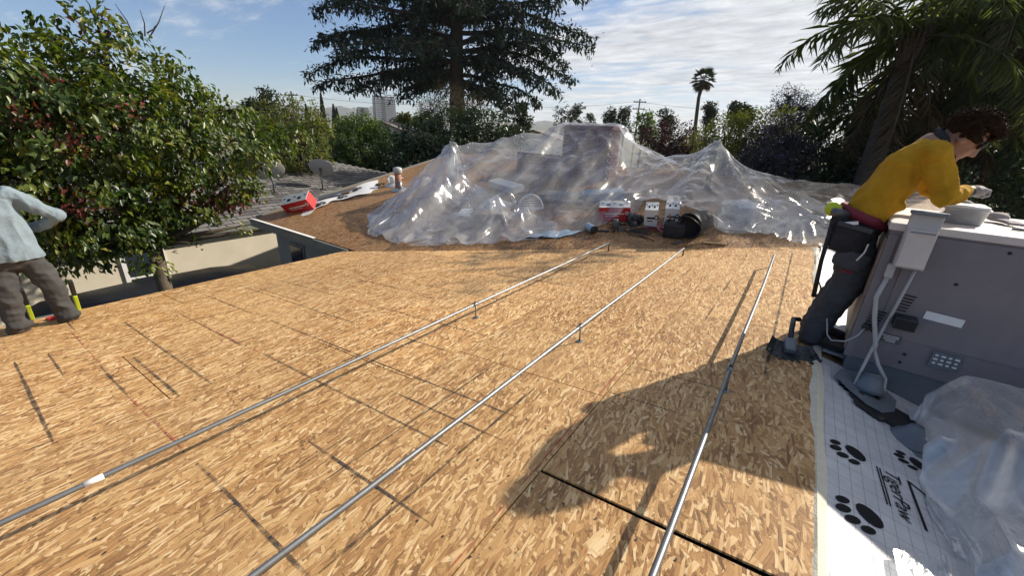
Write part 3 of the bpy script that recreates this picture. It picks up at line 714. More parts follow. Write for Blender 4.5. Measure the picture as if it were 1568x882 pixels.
# ------------------------------------------------------------------ conduits on short stands
def conduit(x, y0, y1, h0, h1, posts, label, tape=None):
    t = thing('conduit_pipe', (x, y0, zr(x)), label, 'conduit', 'metal conduits along the deck')
    def P(y): return Vector((x + .004 * math.sin(y * 1.7), y, zr(x) + h0 + (h1 - h0) * (y - y0) / (y1 - y0)))
    n = 10; pts = [P(y0 + (y1 - y0) * i / n) for i in range(n + 1)]
    r = .0125
    end = [P(y1 + .018) - Vector((0, 0, .010)), P(y1 + .024) - Vector((0, 0, .03)), Vector((x, y1 + .025, zr(x) + .006))]
    MB().tube(pts + end, r, 12).build('pipe', M['galv'], t, True)
    for y in posts:
        p = P(y); c = MB().lathe([(.0128, -.035), (.0175, -.033), (.0175, .033), (.0128, .035)], p, frame((0, 1, 0)), 12).build('coupling', M['galv'], t, True)
        MB().tube([p + Vector((.004, 0, -.014)), (x + .004, y, zr(x) + .004)], .0065, 8).build('stand', M['galv'], t, True)
        MB().lathe([(.028, 0), (.028, .005), (.010, .009)], (x + .004, y, zr(x) + .001), n=12).build('foot', M['galv'], t)
        MB().box(p + Vector((0, 0, .020)), (.016, .016, .014)).build('screw', M['steel_dark'], t)
    if tape: 
        a, b = tape; MB().tube([P(a), P(b)], r + .0015, 12).build('white_tape', M['white_tape'], t, True)
conduit(-2.29, -2.4, 5.95, .15, .135, [2.72], 'longest conduit, nearest the eave, with white tape near its front end', (.035, .10))
conduit(-1.20, -1.6, 6.06, .15, .125, [2.74], 'middle conduit crossing the deck between the other two')
conduit(-.10, -.9, 5.92, .16, .165, [2.55], 'rightmost conduit, running through the shadow of the yellow-shirted worker')

# ------------------------------------------------------------------ air conditioner
AX, AY, AZ0, AZ1 = .50, 3.36, 3.66, 4.56
RA = rotz(RAD(-4)); AC = Vector((AX, AY, 3.5))
def A(x, y, z): return AC + RA @ Vector((x, y, 0)) + Vector((0, 0, z - 3.5))
ac = thing('air_conditioner', AC, 'large grey rooftop air conditioning unit the yellow-shirted worker leans on', 'air conditioner')
WX, WY = 1.75, .98
MB().box(A(WX / 2, WY / 2, (AZ0 + AZ1) / 2), (WX, WY, AZ1 - AZ0), RA).build('cabinet', M['ac'], ac, bevel=.008)
MB().box(A(-.006, WY / 2, (AZ0 + AZ1) / 2 - .02), (.008, WY - .06, AZ1 - AZ0 - .12), RA).build('side_panel', M['ac_rust'], ac)
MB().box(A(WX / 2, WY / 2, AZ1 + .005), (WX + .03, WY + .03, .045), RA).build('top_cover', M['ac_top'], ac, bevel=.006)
MB().box(A(.02, -.004, (AZ0 + AZ1) / 2 - .02), (.045, .012, AZ1 - AZ0 - .05), RA).build('corner_post', M['ac'], ac)
MB().box(A(WX / 2 + .05, -.005, 4.20), (WX - .12, .010, .66), RA).build('access_panel', M['ac'], ac, bevel=.003)
MB().box(A(WX / 2, WY / 2, 3.56), (WX - .04, WY - .04, .26), RA).build('curb', M['curb'], ac)
for gx, gz, n in ((.195, 4.16, 6), (.095, 4.02, 6)):
    for i in range(n): MB().box(A(gx - .004 * i, -.013, gz - .020 * i), (.062, .006, .007), RA @ rot(RAD(4), 'Y')).build('louvre', M['dark_hole'], ac)
jb = MB().box(A(.215, -.055, 4.00), (.105, .10, .075), RA).build('junction_box', M['steel_dark'], ac, bevel=.004)
MB().box(A(.215, -.107, 3.995), (.092, .006, .062), RA).build('opening', M['dark_hole'], jb)
MB().box(A(.375, -.012, 4.06), (.17, .004, .05), RA @ rot(RAD(3), 'Y')).build('white_label', M['label_white'], ac)
np_ = MB().box(A(.185, -.012, 3.86), (.105, .004, .055), RA).build('name_plate', M['tool_grey'], ac)
for i in range(4): MB().box(A(.185 + .006 * (i % 2), -.016, 3.878 - .012 * i), (.085 - .012 * i, .003, .004), RA).build('print_line', M['label_white'], np_)
kp = MB().box(A(.46, -.012, 3.80), (.13, .006, .10), RA).build('warning_plate', M['curb'], ac)
for i in range(3):
    for j in range(4): MB().box(A(.415 + .03 * j, -.018, 3.83 - .026 * i), (.014 + .006 * ((i + j) % 2), .004, .010), RA).build('print_mark', M['label_white'], kp)
for bx, bz in ((.28, 3.78), (.275, 3.72), (.36, 4.28), (.50, 4.5), (.9, 4.3), (1.2, 4.5)):
    MB().lathe([(.009, 0), (.009, .004), (0, .006)], A(bx, -.010, bz), frame(RA @ Vector((0, -1, 0))), 8).build('screw', M['dark_hole'], ac)
for i, (bx, r_) in enumerate(((.055, .022), (.095, .020))):
    MB().lathe([(r_, 0), (r_, .02), (r_ * .6, .024)], A(bx, -.006, 3.90 - .004 * i), frame(RA @ Vector((0, -1, 0))), 14).build('grommet', M['black'], ac)
# switch box hung on the front, with its lid above the cabinet edge
sw = MB().box(A(.125, -.06, 4.50), (.135, .10, .32), RA @ rot(RAD(-4), 'X')).build('switch_box', M['box_grey'], ac, bevel=.006)
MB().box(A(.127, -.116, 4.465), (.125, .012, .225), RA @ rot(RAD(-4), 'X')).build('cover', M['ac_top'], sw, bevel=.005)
MB().box(A(.125, -.07, 4.668), (.15, .13, .02), RA @ rot(RAD(-4), 'X')).build('rain_hood', M['curb'], sw, bevel=.004)
MB().box(A(.127, -.124, 4.56), (.11, .004, .006), RA).build('hinge_line', M['curb'], sw)
MB().box(A(.06, -.045, 4.30), (.04, .05, .09), RA).build('conduit_body', M['box_grey'], ac, bevel=.008)
MB().tube([A(.06, -.05, 4.26), A(.045, -.05, 4.12), A(.075, -.06, 3.98), A(.125, -.07, 3.82), A(.13, -.07, 3.76)], .013, 10).build('conduit', M['box_grey'], ac, True)
MB().tube([A(.165, -.06, 4.33), A(.15, -.05, 4.1), A(.12, -.07, 3.80), A(.10, -.16, 3.66), A(.085, -.24, 3.56)], .009, 10).build('conduit', M['box_grey'], ac, True)
MB().tube([A(.13, -.07, 3.78), A(.17, -.10, 3.70), A(.225, -.14, 3.63), A(.235, -.18, 3.55), A(.21, -.22, 3.48)], .011, 10).build('flex_pipe', M['box_grey'], ac, True)
MB().tube([A(.055, -.02, 3.90), A(.03, -.05, 3.84), A(-.02, -.06, 3.78), A(-.09, -.02, 3.745), A(-.12, .03, 3.76), A(-.15, .08, 3.86)], .0045, 8).build('loose_wire', M['box_grey'], ac, True)

# things lying on the unit
def on_top(): return AZ1 + .0285
tb = thing('storage_tub', A(.325, .40, on_top()), 'cloudy plastic tub with white lid and scraps inside on the unit', 'tub')
z0 = on_top(); q = MB()
def ring(hx, hy, z, k=6):
    out = []
    for i in range(4 * k):
        a = 2 * math.pi * (i + .5) / (4 * k); c, s = math.cos(a), math.sin(a)
        out.append(A(.325 + hx * math.copysign(abs(c) ** .18, c), .40 + hy * math.copysign(abs(s) ** .18, s), z))
    return out
rgs = [ring(.086, .11, z0 + .002), ring(.096, .122, z0 + .085), ring(.106, .132, z0 + .087), ring(.106, .132, z0 + .096), ring(.092, .118, z0 + .096), ring(.082, .106, z0 + .006)]
n4 = 24; vs = [v for r_ in rgs for v in r_]
fs = [tuple(range(n4))[::-1]] + [(i * n4 + k, i * n4 + (k + 1) % n4, (i + 1) * n4 + (k + 1) % n4, (i + 1) * n4 + k) for i in range(5) for k in range(n4)] + [tuple(range(5 * n4, 6 * n4))]
mesh_obj('bin', vs, fs, M['tub'], tb, True)
lid = ring(.104, .130, z0 + .099); mesh_obj('lid', [v + Vector((-.01, .0, .0)) for v in lid] + [v + Vector((-.01, 0, .012)) for v in lid],
    [tuple(range(n4))[::-1], tuple(range(n4, 2 * n4))] + [(k, (k + 1) % n4, n4 + (k + 1) % n4, n4 + k) for k in range(n4)], M['label_white'], tb)
for i in range(7):
    MB().box(A(.275 + .02 * i, .37 + .03 * (i % 3), z0 + .03 + .009 * i), (.06, .05, .022), rot(i * .7, 'Z') @ rot(.4, 'X')).build('scrap', M['white_card'], tb)
bt = thing('paint_brush', A(.21, .48, on_top()), 'small light brush beside the tub on the unit', 'brush')
MB().box(A(.21, .48, z0 + .016), (.06, .08, .03), rotz(.4)).build('bristles', M['white_card'], bt)
MB().tube([A(.21, .48, z0 + .02), A(.14, .56, z0 + .02)], [.012, .009], 8).build('handle', M['orange_wood'], bt)
gv = MB()
for i in range(5): gv.limb([A(.50 + .012 * i, .60, z0 + .02), A(.53 + .016 * i, .52 - .01 * (i % 2), z0 + .022), A(.55 + .018 * i, .47, z0 + .015)], [.012, .011, .009], 6)
gv.ball(A(.52, .63, z0 + .035), (.06, .05, .03)); 
Vg, Ng, Fg = fused(gv, .006, 3)
tag(mesh_obj('spare_glove', Vg, Fg, M['glove'], org=A(.52, .6, z0), smooth=True), 'crumpled brown work glove lying behind the tub on the unit', 'glove')
kn = thing('flat_bar', A(.62, .30, z0), 'dark flat pry bar lying right of the tub on the unit', 'tool')
MB().box(A(.62, .30, z0 + .008), (.17, .022, .012), RA @ rotz(RAD(-6))).build('shaft', M['steel_dark'], kn)
MB().box(A(.71, .29, z0 + .012), (.035, .035, .006), RA @ rotz(RAD(-6)) @ rot(RAD(20), 'Y')).build('claw', M['steel_dark'], kn)

# ------------------------------------------------------------------ underlayment on the right slope
def underlay_mat(name, sx=.085):
    mt, t, out = base_mat(name); g = G(t)
    geo = g.n('ShaderNodeNewGeometry'); s3 = g.n('ShaderNodeSeparateXYZ'); g.l(geo.outputs['Position'], s3.inputs[0])
    def line(c, p, w_):
        f = g.m('FRACT', g.m('DIVIDE', c, p)); return g.m('LESS_THAN', f, w_)
    ln = g.m('MAXIMUM', line(s3.outputs[0], .05, .055), line(s3.outputs[1], .10, .030))
    nz = g.noise(geo.outputs['Position'], 5, 5, .6)
    c = g.mix(g.ramp(nz, [(.3, (0, 0, 0)), (.75, (1, 1, 1))]), (0.54, 0.555, 0.58), (0.38, 0.39, 0.41))
    c = g.mix(g.m('MULTIPLY', ln, .62), c, (0.10, 0.11, 0.13))
    b = g.n('ShaderNodeBsdfPrincipled'); g.l(c, b.inputs['Base Color']); b.inputs['Roughness'].default_value = .55
    g.l(g.bump(g.noise(geo.outputs['Position'], 14, 4, .6), .4, .02), b.inputs['Normal'])
    g.l(b.outputs[0], out.inputs[0]); return mt
M['underlay'] = underlay_mat('printed_underlay')
M['print'] = plain('black_print', (0.02, 0.02, 0.022), .95, 0, .1, spec=0.1)
M['underlay_plain'] = plain('underlay_white', (0.70, 0.71, 0.72), .6, 0, .15, 5, .3, 20)
us = thing('underlayment_sheet', (.7, 2, zs(.7)), 'white gridded roofing underlay with black paw prints beside the grey unit', 'underlayment')
nu, nv = 22, 60; V = []
def zu(x, y): return zs(x) + .006 + .010 * math.sin(y * 2.3 + x * 3) * max(0, x - .5) + .012 * max(0, .5 - abs(x - .8))
for j in range(nv + 1):
    for i in range(nu + 1):
        x = .385 + 1.5 * (i / nu) ** 1.2; y = -.6 + 4.0 * j / nv
        V.append((x, y, zu(x, y)))
Fq = [(j * (nu + 1) + i, j * (nu + 1) + i + 1, (j + 1) * (nu + 1) + i + 1, (j + 1) * (nu + 1) + i) for j in range(nv) for i in range(nu)]
V = V + [(a, b, c - .003) for a, b, c in V]; k = (nu + 1) * (nv + 1); Fq += [tuple(i + k for i in f[::-1]) for f in Fq]
mesh_obj('sheet', V, Fq, M['underlay'], us, True)
def flat_shape(pts, name, parent, mat, zfun, h=.0030):
    P = [(x, y, zfun(x, y) + h) for x, y in pts]; MB().prism(P, .001, (0, 0, -.0012)).build(name, mat, parent)
def blob(cx, cy, rx, ry, a, n=12):
    return [(cx + math.cos(a) * rx * math.cos(t) - math.sin(a) * ry * math.sin(t), cy + math.sin(a) * rx * math.cos(t) + math.cos(a) * ry * math.sin(t)) for t in [2 * math.pi * i / n for i in range(n)]]
def paw(cx, cy, s, ang, parent, zfun):
    t = MB()
    for dx, dy, rx, ry in ((0, -.30, .36, .30), (-.42, .18, .12, .22), (-.15, .42, .13, .24), (.17, .42, .13, .24), (.44, .18, .12, .22)):
        x = cx + s * (dx * math.cos(ang) - dy * math.sin(ang)); y = cy + s * (dx * math.sin(ang) + dy * math.cos(ang))
        t.prism([(a, b, zfun(a, b) + .0042) for a, b in blob(x, y, rx * s, ry * s, ang)], .001, (0, 0, -.0012))
    t.build('paw_print', M['print'], parent)
for cx, cy, s, a in ((.505, 2.33, .135, 2.3), (.525, 1.90, .15, 2.3), (.79, 2.56, .11, 2.0), (.95, 1.8, .14, 2.1), (.56, 3.10, .12, 2.3), (.9, 1.1, .14, 2), (.55, 1.3, .15, 2.1)): paw(cx, cy, s, a, us, zu)
def lettering(txt, x, y, size, ang, parent, zfun, italic=.2, h=.0045):
    cu = bpy.data.curves.new('lettering', 'FONT'); cu.body = txt; cu.size = size; cu.shear = italic; cu.align_x = 'LEFT'
    o = bpy.data.objects.new('lettering_tmp', cu); col.objects.link(o)
    dg = bpy.context.evaluated_depsgraph_get(); me = bpy.data.meshes.new_from_object(o.evaluated_get(dg)); bpy.data.objects.remove(o)
    for v in me.vertices:
        a, b = v.co.x, v.co.y
        X = x + a * math.cos(ang) - b * math.sin(ang); Y = y + a * math.sin(ang) + b * math.cos(ang)
        v.co = Vector((X, Y, zfun(X, Y) + h)) - ORG[parent]
    me.materials.clear(); me.materials.append(M['print'])
    ob = bpy.data.objects.new('lettering', me); col.objects.link(ob); ob.parent = parent; ORG[ob] = ORG[parent]; return ob
lettering('TigerPaw', .655, 2.36, .085, RAD(-86), us, zu, .25)
for i in range(2): flat_shape([(.62 + .012 * i, 2.34), (.625 + .012 * i, 2.34), (.64 + .012 * i, 2.08), (.635 + .012 * i, 2.08)], 'small_print', us, M['print'], zu, .0040)
flat_shape([(.745, 2.36), (.755, 2.36), (.775, 2.05), (.765, 2.05)], 'logo_line', us, M['print'], zu, .0040)
flat_shape([(.755, 2.35), (.755, 2.36), (.86, 2.29), (.86, 2.28)], 'logo_line', us, M['print'], zu, .0050)
# torn cream edge strip that laps onto the deck
cm = []; nn = 90
for i in range(nn + 1):
    y = -1 + 8.45 * i / nn
    a = .335 + .010 * math.sin(y * 4.1) + .006 * math.sin(y * 17); b = .398 + .006 * math.sin(y * 7)
    cm += [(a, y, zr(a) + .004), (.362, y, 3.598 + .008 * (1 + math.sin(y * 5)) * .5), (b, y, zs(b) + .011)]
Fm = []
for i in range(nn):
    for k in (0, 1): Fm.append((3 * i + k, 3 * i + k + 1, 3 * i + k + 4, 3 * i + k + 3))
eo = mesh_obj('edge_membrane', cm, Fm, M['cream'], org=(.36, 2, 3.59)); sm = eo.modifiers.new('thick', 'SOLIDIFY'); sm.thickness = .004
tag(eo, 'narrow torn cream membrane strip along the right edge of the deck', 'membrane')
st2 = thing('underlayment_strip', (.45, 5.6, 3.57), 'narrow white underlay strip behind the worker towards the plastic sheeting', 'underlayment')
V = []; 
for j in range(25):
    for i in range(4): x = .40 + .1 * i + .02 * math.sin(j); y = 3.5 + .19 * j; V.append((x, y, zs(x) + .01 + .02 * abs(math.sin(j * .8 + i))))
mesh_obj('sheet', V, [(j * 4 + i, j * 4 + i + 1, j * 4 + i + 5, j * 4 + i + 4) for j in range(24) for i in range(3)], M['underlay_plain'], st2, True)

# ------------------------------------------------------------------ torn pipe flashing with mastic in front of the unit
fl = thing('pipe_flashing', (.66, 3.18, zs(.66)), 'bent blue-grey metal pipe flashing with ragged black mastic below the unit', 'flashing')
q = MB()
def zf2(x, y): return zs(x) + .02
pl = [(.46, 3.12), (.50, 3.26), (.60, 3.33), (.72, 3.30), (.80, 3.18), (.77, 3.02), (.70, 2.92), (.62, 2.93), (.53, 3.02)]
q.prism([(x, y, zs(x) + .035 + .05 * max(0, y - 3.05)) for x, y in pl], .003, (0, 0, -.003)); q.build('plate', M['curb'], fl)
c = Vector((.645, 3.13, zs(.645) + .035)); RR = rot(RAD(-14), 'X')
MB().lathe([(.085, 0), (.075, .03), (.055, .07), (.045, .11), (.05, .115)], c, RR, 18).build('cone', M['curb'], fl, True)
q = MB(); r2 = random.Random(3)
pts = []
for i in range(28):
    a = 2 * math.pi * i / 28; r_ = .15 + .05 * r2.random(); pts.append((.72 + r_ * math.cos(a), 2.98 + r_ * .8 * math.sin(a)))
q.prism([(x, y, zs(x) + .022 + .012 * r2.random()) for x, y in pts], .008, (0, 0, -.010)); q.build('mastic', M['black'], fl)
for i in range(10):
    a = r2.random() * 6.3; x, y = .72 + .15 * math.cos(a), 2.98 + .12 * math.sin(a)
    MB().ball((x, y, zs(x) + .025), (.03 + .02 * r2.random(), .025, .016), rotz(a), 8, 5).build('mastic_lump', M['black'], fl, True)
MB().prism([(.83, 3.10, zs(.83) + .06), (.90, 3.08, zs(.9) + .08), (.89, 2.98, zs(.89) + .07), (.84, 2.99, zs(.84) + .05)], .003, (0, 0, -.003)).build('loose_flap', M['box_grey'], fl)
f2 = thing('round_flashing', (.83, 2.80, zs(.83)), 'small dark domed flashing half hidden by the near plastic', 'flashing')
MB().lathe([(.12, 0), (.11, .01), (.06, .05), (.035, .09), (0, .092)], (.83, 2.80, zs(.83) + .02), n=16).build('dome', M['curb'], f2, True)
MB().lathe([(.15, 0), (.15, .004), (.11, .008)], (.83, 2.80, zs(.83) + .012), n=16).build('base_flange', M['curb'], f2)

# ------------------------------------------------------------------ tear-off shovel
sv = thing('roofing_shovel', (.20, 3.36, zr(.2)), 'black notched roofing shovel lying on the deck at the worker\'s boot', 'shovel')
S0 = Vector((.20, 3.36, zr(.2))); RS = rotz(RAD(8))
def SP(x, y, z): return S0 + RS @ Vector((x, y, z))
prof = [(-.17, -.16, .05), (-.12, -.14, .02), (-.04, -.15, .006), (.06, -.15, .006), (.15, -.14, .018), (.18, -.11, .03)]
top = [SP(x, y, z) for x, y, z in prof]; bot = [SP(x * .72, .05 + .03 * (1 - abs(x) / .18), z + .035) for x, y, z in prof]
n = len(prof); vs = top + bot + [v - Vector((0, 0, .004)) for v in top + bot]
fs = [(i, i + 1, n + i + 1, n + i) for i in range(n - 1)] + [(2 * n + i, 3 * n + i, 3 * n + i + 1, 2 * n + i + 1) for i in range(n - 1)] + [(i, 2 * n + i, 2 * n + i + 1, i + 1) for i in range(n - 1)]
mesh_obj('blade', vs, fs, M['steel_dark'], sv)
for i in range(9):
    x = -.15 + .038 * i; p = SP(x, -.165, .012 + .9 * max(0, abs(x) - .1)); MB().prism([p + RS @ Vector((-.014, .02, 0)), p + RS @ Vector((0, -.022, 0)), p + RS @ Vector((.014, .02, 0))], .004, (0, 0, -.004)).build('tooth', M['steel_dark'], sv)
MB().box(SP(-.01, -.02, .06), (.07, .13, .05), RS @ rot(RAD(18), 'X')).build('heel_block', M['curb'], sv, bevel=.01)
MB().tube([SP(-.01, .02, .075), SP(.0, .14, .13), SP(.015, .26, .17), SP(.06, .30, .16)], [.020, .018, .018, .018], 10).build('handle', M['steel_dark'], sv, True)
for i in range(14):
    x, y = r2.uniform(-.15, .15), r2.uniform(-.13, .03); MB().ball(SP(x, y, .03 + r2.random() * .02), (.012 + .012 * r2.random(), .010, .006), rotz(r2.random() * 6), 6, 4).build('tar_lump', M['black'], sv)

# ------------------------------------------------------------------ ladder at the eave, red shim
ld = thing('extension_ladder', (-7.5, .5, .05), 'lime green extension ladder rising over the eave behind the worker', 'ladder')
ys = (.255, .615)
lt = Vector((-6.50, 0, 3.02)); lb = Vector((-7.55, 0, .06)); dv = (lt - lb).normalized()
for y in ys:
    a = Vector((lb.x, y, lb.z)); b = Vector((lt.x, y, lt.z)) + dv * .06
    RL = frame(dv, (0, 1, 0))
    MB().box((a + b) / 2, (.075, .032, (b - a).length), RL).build('rail', M['lime'], ld, bevel=.004)
    MB().box(b + dv * .10, (.05, .04, .20), RL).build('rail_cap', M['black'], ld, bevel=.008)
for i in range(10):
    p = lb + (lt - lb) * (i + .5) / 10; MB().tube([(p.x, ys[0], p.z), (p.x, ys[1], p.z)], .016, 8).build('rung', M['galv'], ld)
rs = MB().box((-6.33, .42, zr(-6.33) + .012), (.10, .16, .022), rotz(.2)).build('red_shim', M['red_card'], org=(-6.33, .42, zr(-6.33)), bevel=.003)
tag(rs, 'flat red scrap on the eave edge beside the grey boot', 'scrap')

# ------------------------------------------------------------------ open cartons of roofing supplies
def carton(c, size, R, label, body, flap, name='carton'):
    c = Vector(c); t = thing(name, c, label, 'box'); sx, sy, sz = size; T = lambda x, y, z: c + R @ Vector((x, y, z)); th = .006
    b = MB()
    for x in (-1, 1): b.box(T(x * (sx / 2 - th / 2), 0, sz / 2), (th, sy - 2 * th - .001, sz), R)
    for y in (-1, 1): b.box(T(0, y * (sy / 2 - th / 2), sz / 2), (sx, th, sz), R)
    b.box(T(0, 0, th / 2), (sx - 2 * th, sy - 2 * th, th), R); b.build('body', body, t)
    tp = MB().box(T(0, 0, sz + .004), (sx, sy, .006), R).build('top_flap', flap, t)
    for k in range(5):
        MB().box(T((-.4 + .2 * k) * sx, (.12 * (-1) ** k) * sy, sz + .0085), (sx * (.13 if k % 2 else .08), sy * (.28 if k % 2 else .16), .002), R).build('print_mark', M['print'] if k % 2 else M['tool_grey'], tp)
    st = MB().box(T(0, -sy / 2 - .0015, sz * .55), (sx * .62, .002, sz * .10), R).build('print_bar', flap if body is not flap else M['print'], t)
    MB().box(T(-.06 * sx, -sy / 2 - .0015, sz * .38), (sx * .45, .002, sz * .05), R).build('print_bar', flap if body is not flap else M['print'], t)
    em = MB().box(T(sx * .40, -sy / 2 - .0016, sz * .60), (sz * .22, .002, sz * .22), R @ rot(RAD(45), 'Y')).build('emblem', M['white_card'] if body is not flap else M['print'], t)
    MB().box(T(sx * .40, -sy / 2 - .0030, sz * .60), (sz * .12, .002, sz * .12), R @ rot(RAD(45), 'Y')).build('emblem_core', body, em)
    return t
SLP = rot(math.atan(.2), 'X')
carton((-9.62, 5.02, zf(4.98) + .05), (.66, .30, .32), SLP @ rotz(RAD(38)) @ rot(RAD(24), 'X') @ rot(RAD(-10), 'Y'), 'bright red and white supply box standing at the far deck\'s left corner', M['red_card'], M['white_card'])
carton((-2.82, 7.42, zf(7.42) + .005), (.56, .36, .26), SLP @ rotz(RAD(22)), 'red and white supply box half under the big plastic sheet', M['red_card'], M['white_card'])
carton((-2.12, 7.42, zf(7.42) + .005), (.22, .42, .32), SLP @ rotz(RAD(16)), 'left of two tall white cartons under the plastic sheet opening', M['white_card'], M['white_card'])
carton((-1.82, 7.62, zf(7.62) + .005), (.23, .42, .32), SLP @ rotz(RAD(14)), 'right of two tall white cartons under the plastic sheet opening', M['white_card'], M['white_card'])

# tools in the mouth of the sheet
bn = thing('rubber_bucket', (-1.28, 7.02, zf(7.02)), 'black round rubber bucket lying on its side at the sheet opening', 'bucket')
RB = SLP @ rotz(RAD(-20)) @ rot(RAD(88), 'X'); cB = Vector((-1.30, 7.20, zf(7.2) + .215))
MB().lathe([(.0, -.20), (.165, -.20), (.205, .20), (.218, .20), (.218, .225), (.195, .225), (.155, -.18), (0, -.18)], cB, RB, 22).build('shell', M['black'], bn, True)
MB().tube([cB + RB @ Vector((.21 * math.cos(a), .21 * math.sin(a) * .9, .2 + .12 * math.sin(a))) for a in [math.pi * i / 10 for i in range(11)]], .006, 6).build('bail_handle', M['steel_dark'], bn)
hs = thing('coiled_hose', (-1.75, 7.12, zf(7.12)), 'coil of pinkish air hose in front of the white cartons', 'hose')
for k in range(3):
    MB().tube([(-1.75 + (.13 + .012 * k) * math.cos(a), 7.12 + (.11 + .01 * k) * math.sin(a), zf(7.12 + .11 * math.sin(a)) + .03 + .028 * k + .02 * math.sin(a * 2 + k)) for a in [2 * math.pi * i / 24 for i in range(25)]], .011, 6, False).build('hose_loop', M['pink'], hs, True)
def nail_gun(c, ang, label):
    t = thing('nail_gun', c, label, 'tool', 'nail guns by the sheet opening'); c = Vector(c); R = rotz(ang); T = lambda x, y, z: c + R @ Vector((x, y, z))
    MB().lathe([(.03, -.06), (.055, -.05), (.055, .09), (.04, .11), (.0, .11)], T(0, 0, .12), R, 12).build('motor_head', M['tool_grey'], t, True)
    MB().tube([T(0, 0, .07), T(0, 0, .0)], [.022, .015], 8).build('nose', M['steel_dark'], t)
    MB().tube([T(0, -.04, .15), T(0, -.2, .14)], [.025, .022], 8).build('grip', M['black'], t, True)
    MB().lathe([(.07, -.03), (.07, .03)], T(0, -.13, .05), R @ rot(RAD(90), 'Y'), 14).build('nail_canister', M['tool_grey'], t)
nail_gun((-2.42, 7.20, zf(7.2)), .8, 'dark nail gun standing between the red and white cartons')
nail_gun((-2.55, 6.80, zf(6.8)), 2.3, 'dark nail gun in front of the red supply box')
tbg = thing('tool_bag', (-1.62, 6.98, zf(6.98)), 'black open tool bag stuffed with handles beside the bucket', 'bag')
q = MB().box((-1.60, 7.02, zf(7.02) + .12), (.34, .24, .24), SLP @ rotz(.2)); Vb, Nb, Fb = fused(q, .02, 6)
Vb = Vb + Nb * (.012 * wob(Vb, 22, 4))[:, None]; mesh_obj('body', Vb, Fb, M['work_black'], tbg, True)
MB().tube([(-1.72, 7.0, zf(7) + .2), (-1.68, 6.98, zf(7) + .33), (-1.52, 7.0, zf(7) + .34), (-1.47, 7.02, zf(7) + .2)], .012, 6).build('strap', M['work_black'], tbg, True)
for k in range(4): MB().tube([(-1.70 + .07 * k, 7.04, zf(7) + .18), (-1.73 + .09 * k, 7.08, zf(7) + .36 - .03 * k)], .013, 8).build('tool_handle', [M['orange_wood'], M['black'], M['pink'], M['tool_grey']][k], tbg)
wb = thing('wire_basket', (-2.12, 6.86, zf(6.86)), 'small dark wire basket on the deck before the white cartons', 'basket')
for z in (.01, .07, .13):
    MB().tube([(-2.12 + a, 6.86 + b, zf(6.86 + b) + z) for a, b in ((-.17, -.1), (.17, -.1), (.17, .1), (-.17, .1), (-.17, -.1))], .005, 5).build('wire', M['steel_dark'], wb)
for i in range(11):
    a = -.17 + .034 * i
    MB().tube([(-2.12 + a, 6.76, zf(6.76) + .14), (-2.12 + a, 6.76, zf(6.76) + .008), (-2.12 + a, 6.96, zf(6.96) + .008), (-2.12 + a, 6.96, zf(6.96) + .14)], .0035, 5).build('wire', M['steel_dark'], wb)
jr = thing('paint_can', (-2.92, 6.62, zf(6.62)), 'pale green can lying on its side before the red supply box', 'can')
RJ = SLP @ rotz(RAD(60)) @ rot(RAD(90), 'X')
MB().lathe([(0, -.11), (.068, -.11), (.070, -.105), (.070, .10), (.066, .11), (0, .11)], (-2.92, 6.62, zf(6.62) + .072), RJ, 18).build('can_body', M['blue_sheet'], jr, True)
MB().lathe([(.072, .0), (.072, .035), (.0, .038)], Vector((-2.92, 6.62, zf(6.62) + .072)) + RJ @ Vector((0, 0, .085)), RJ, 18).build('lid', M['black'], jr)
def scrap_board(c, size, R, mat, label, name, cat):
    o = MB().box(c, size, R).build(name, mat, org=c, bevel=.002); tag(o, label, cat); return o
scrap_board((-2.25, 7.02, zf(7.02) + .03), (.36, .045, .035), SLP @ rotz(.9), M['orange_wood'], 'short raw wood offcut beside the wire basket', 'wood_offcut', 'wood')
scrap_board((-2.62, 7.02, zf(7.02) + .02), (.30, .05, .03), SLP @ rotz(-.5), M['orange_wood'], 'reddish wood offcut before the red supply box', 'wood_offcut', 'wood')
# more clutter in the mouth of the sheet
def cord(name, mat, pts, r_, label):
    P = [Vector((x, y, max(zf(y), zr(x)) + .008 + h)) for x, y, h in pts]; Q = []
    for i in range(len(P) - 1):
        for k in range(6): Q.append(P[i].lerp(P[i + 1], k / 6) + Vector((.03 * math.sin(i * 2 + k), .03 * math.cos(i * 3 + k), 0)))
    tag(MB().tube(Q + [P[-1]], r_, 6).build(name, mat, org=P[0], smooth=True), label, 'cable')
r6 = random.Random(9)
cord('power_cable', M['black'], [(-2.55 + .22 * math.cos(a * 1.9) + .03 * a, 6.95 + .14 * math.sin(a * 2.3), .01 + .012 * (a % 3)) for a in range(16)], .008, 'tangled black cable lying between the nail guns and the wire basket')
cord('power_cable', M['maroon'], [(-1.95 + .20 * math.cos(a * 1.7), 7.12 + .10 * math.sin(a * 2.1), .01 + .015 * (a % 3)) for a in range(12)], .007, 'dark red cable tangled at the foot of the white cartons')
gb = MB()
for i in range(9): gb.ball((-2.38 + .05 * r6.uniform(-2, 2), 7.34 + .03 * r6.uniform(-2, 2), zf(7.3) + .07 + .03 * r6.random()), (.09, .07, .07))
Vb, Nb, Fb = fused(gb, .014, 2); Vb = Vb + Nb * (.022 * folds(Vb, 17, 8))[:, None]
tag(mesh_obj('debris_bag', Vb, Fb, M['black'], org=(-2.38, 7.34, zf(7.3)), smooth=True), 'crumpled black bag between the red box and the white cartons', 'bag')
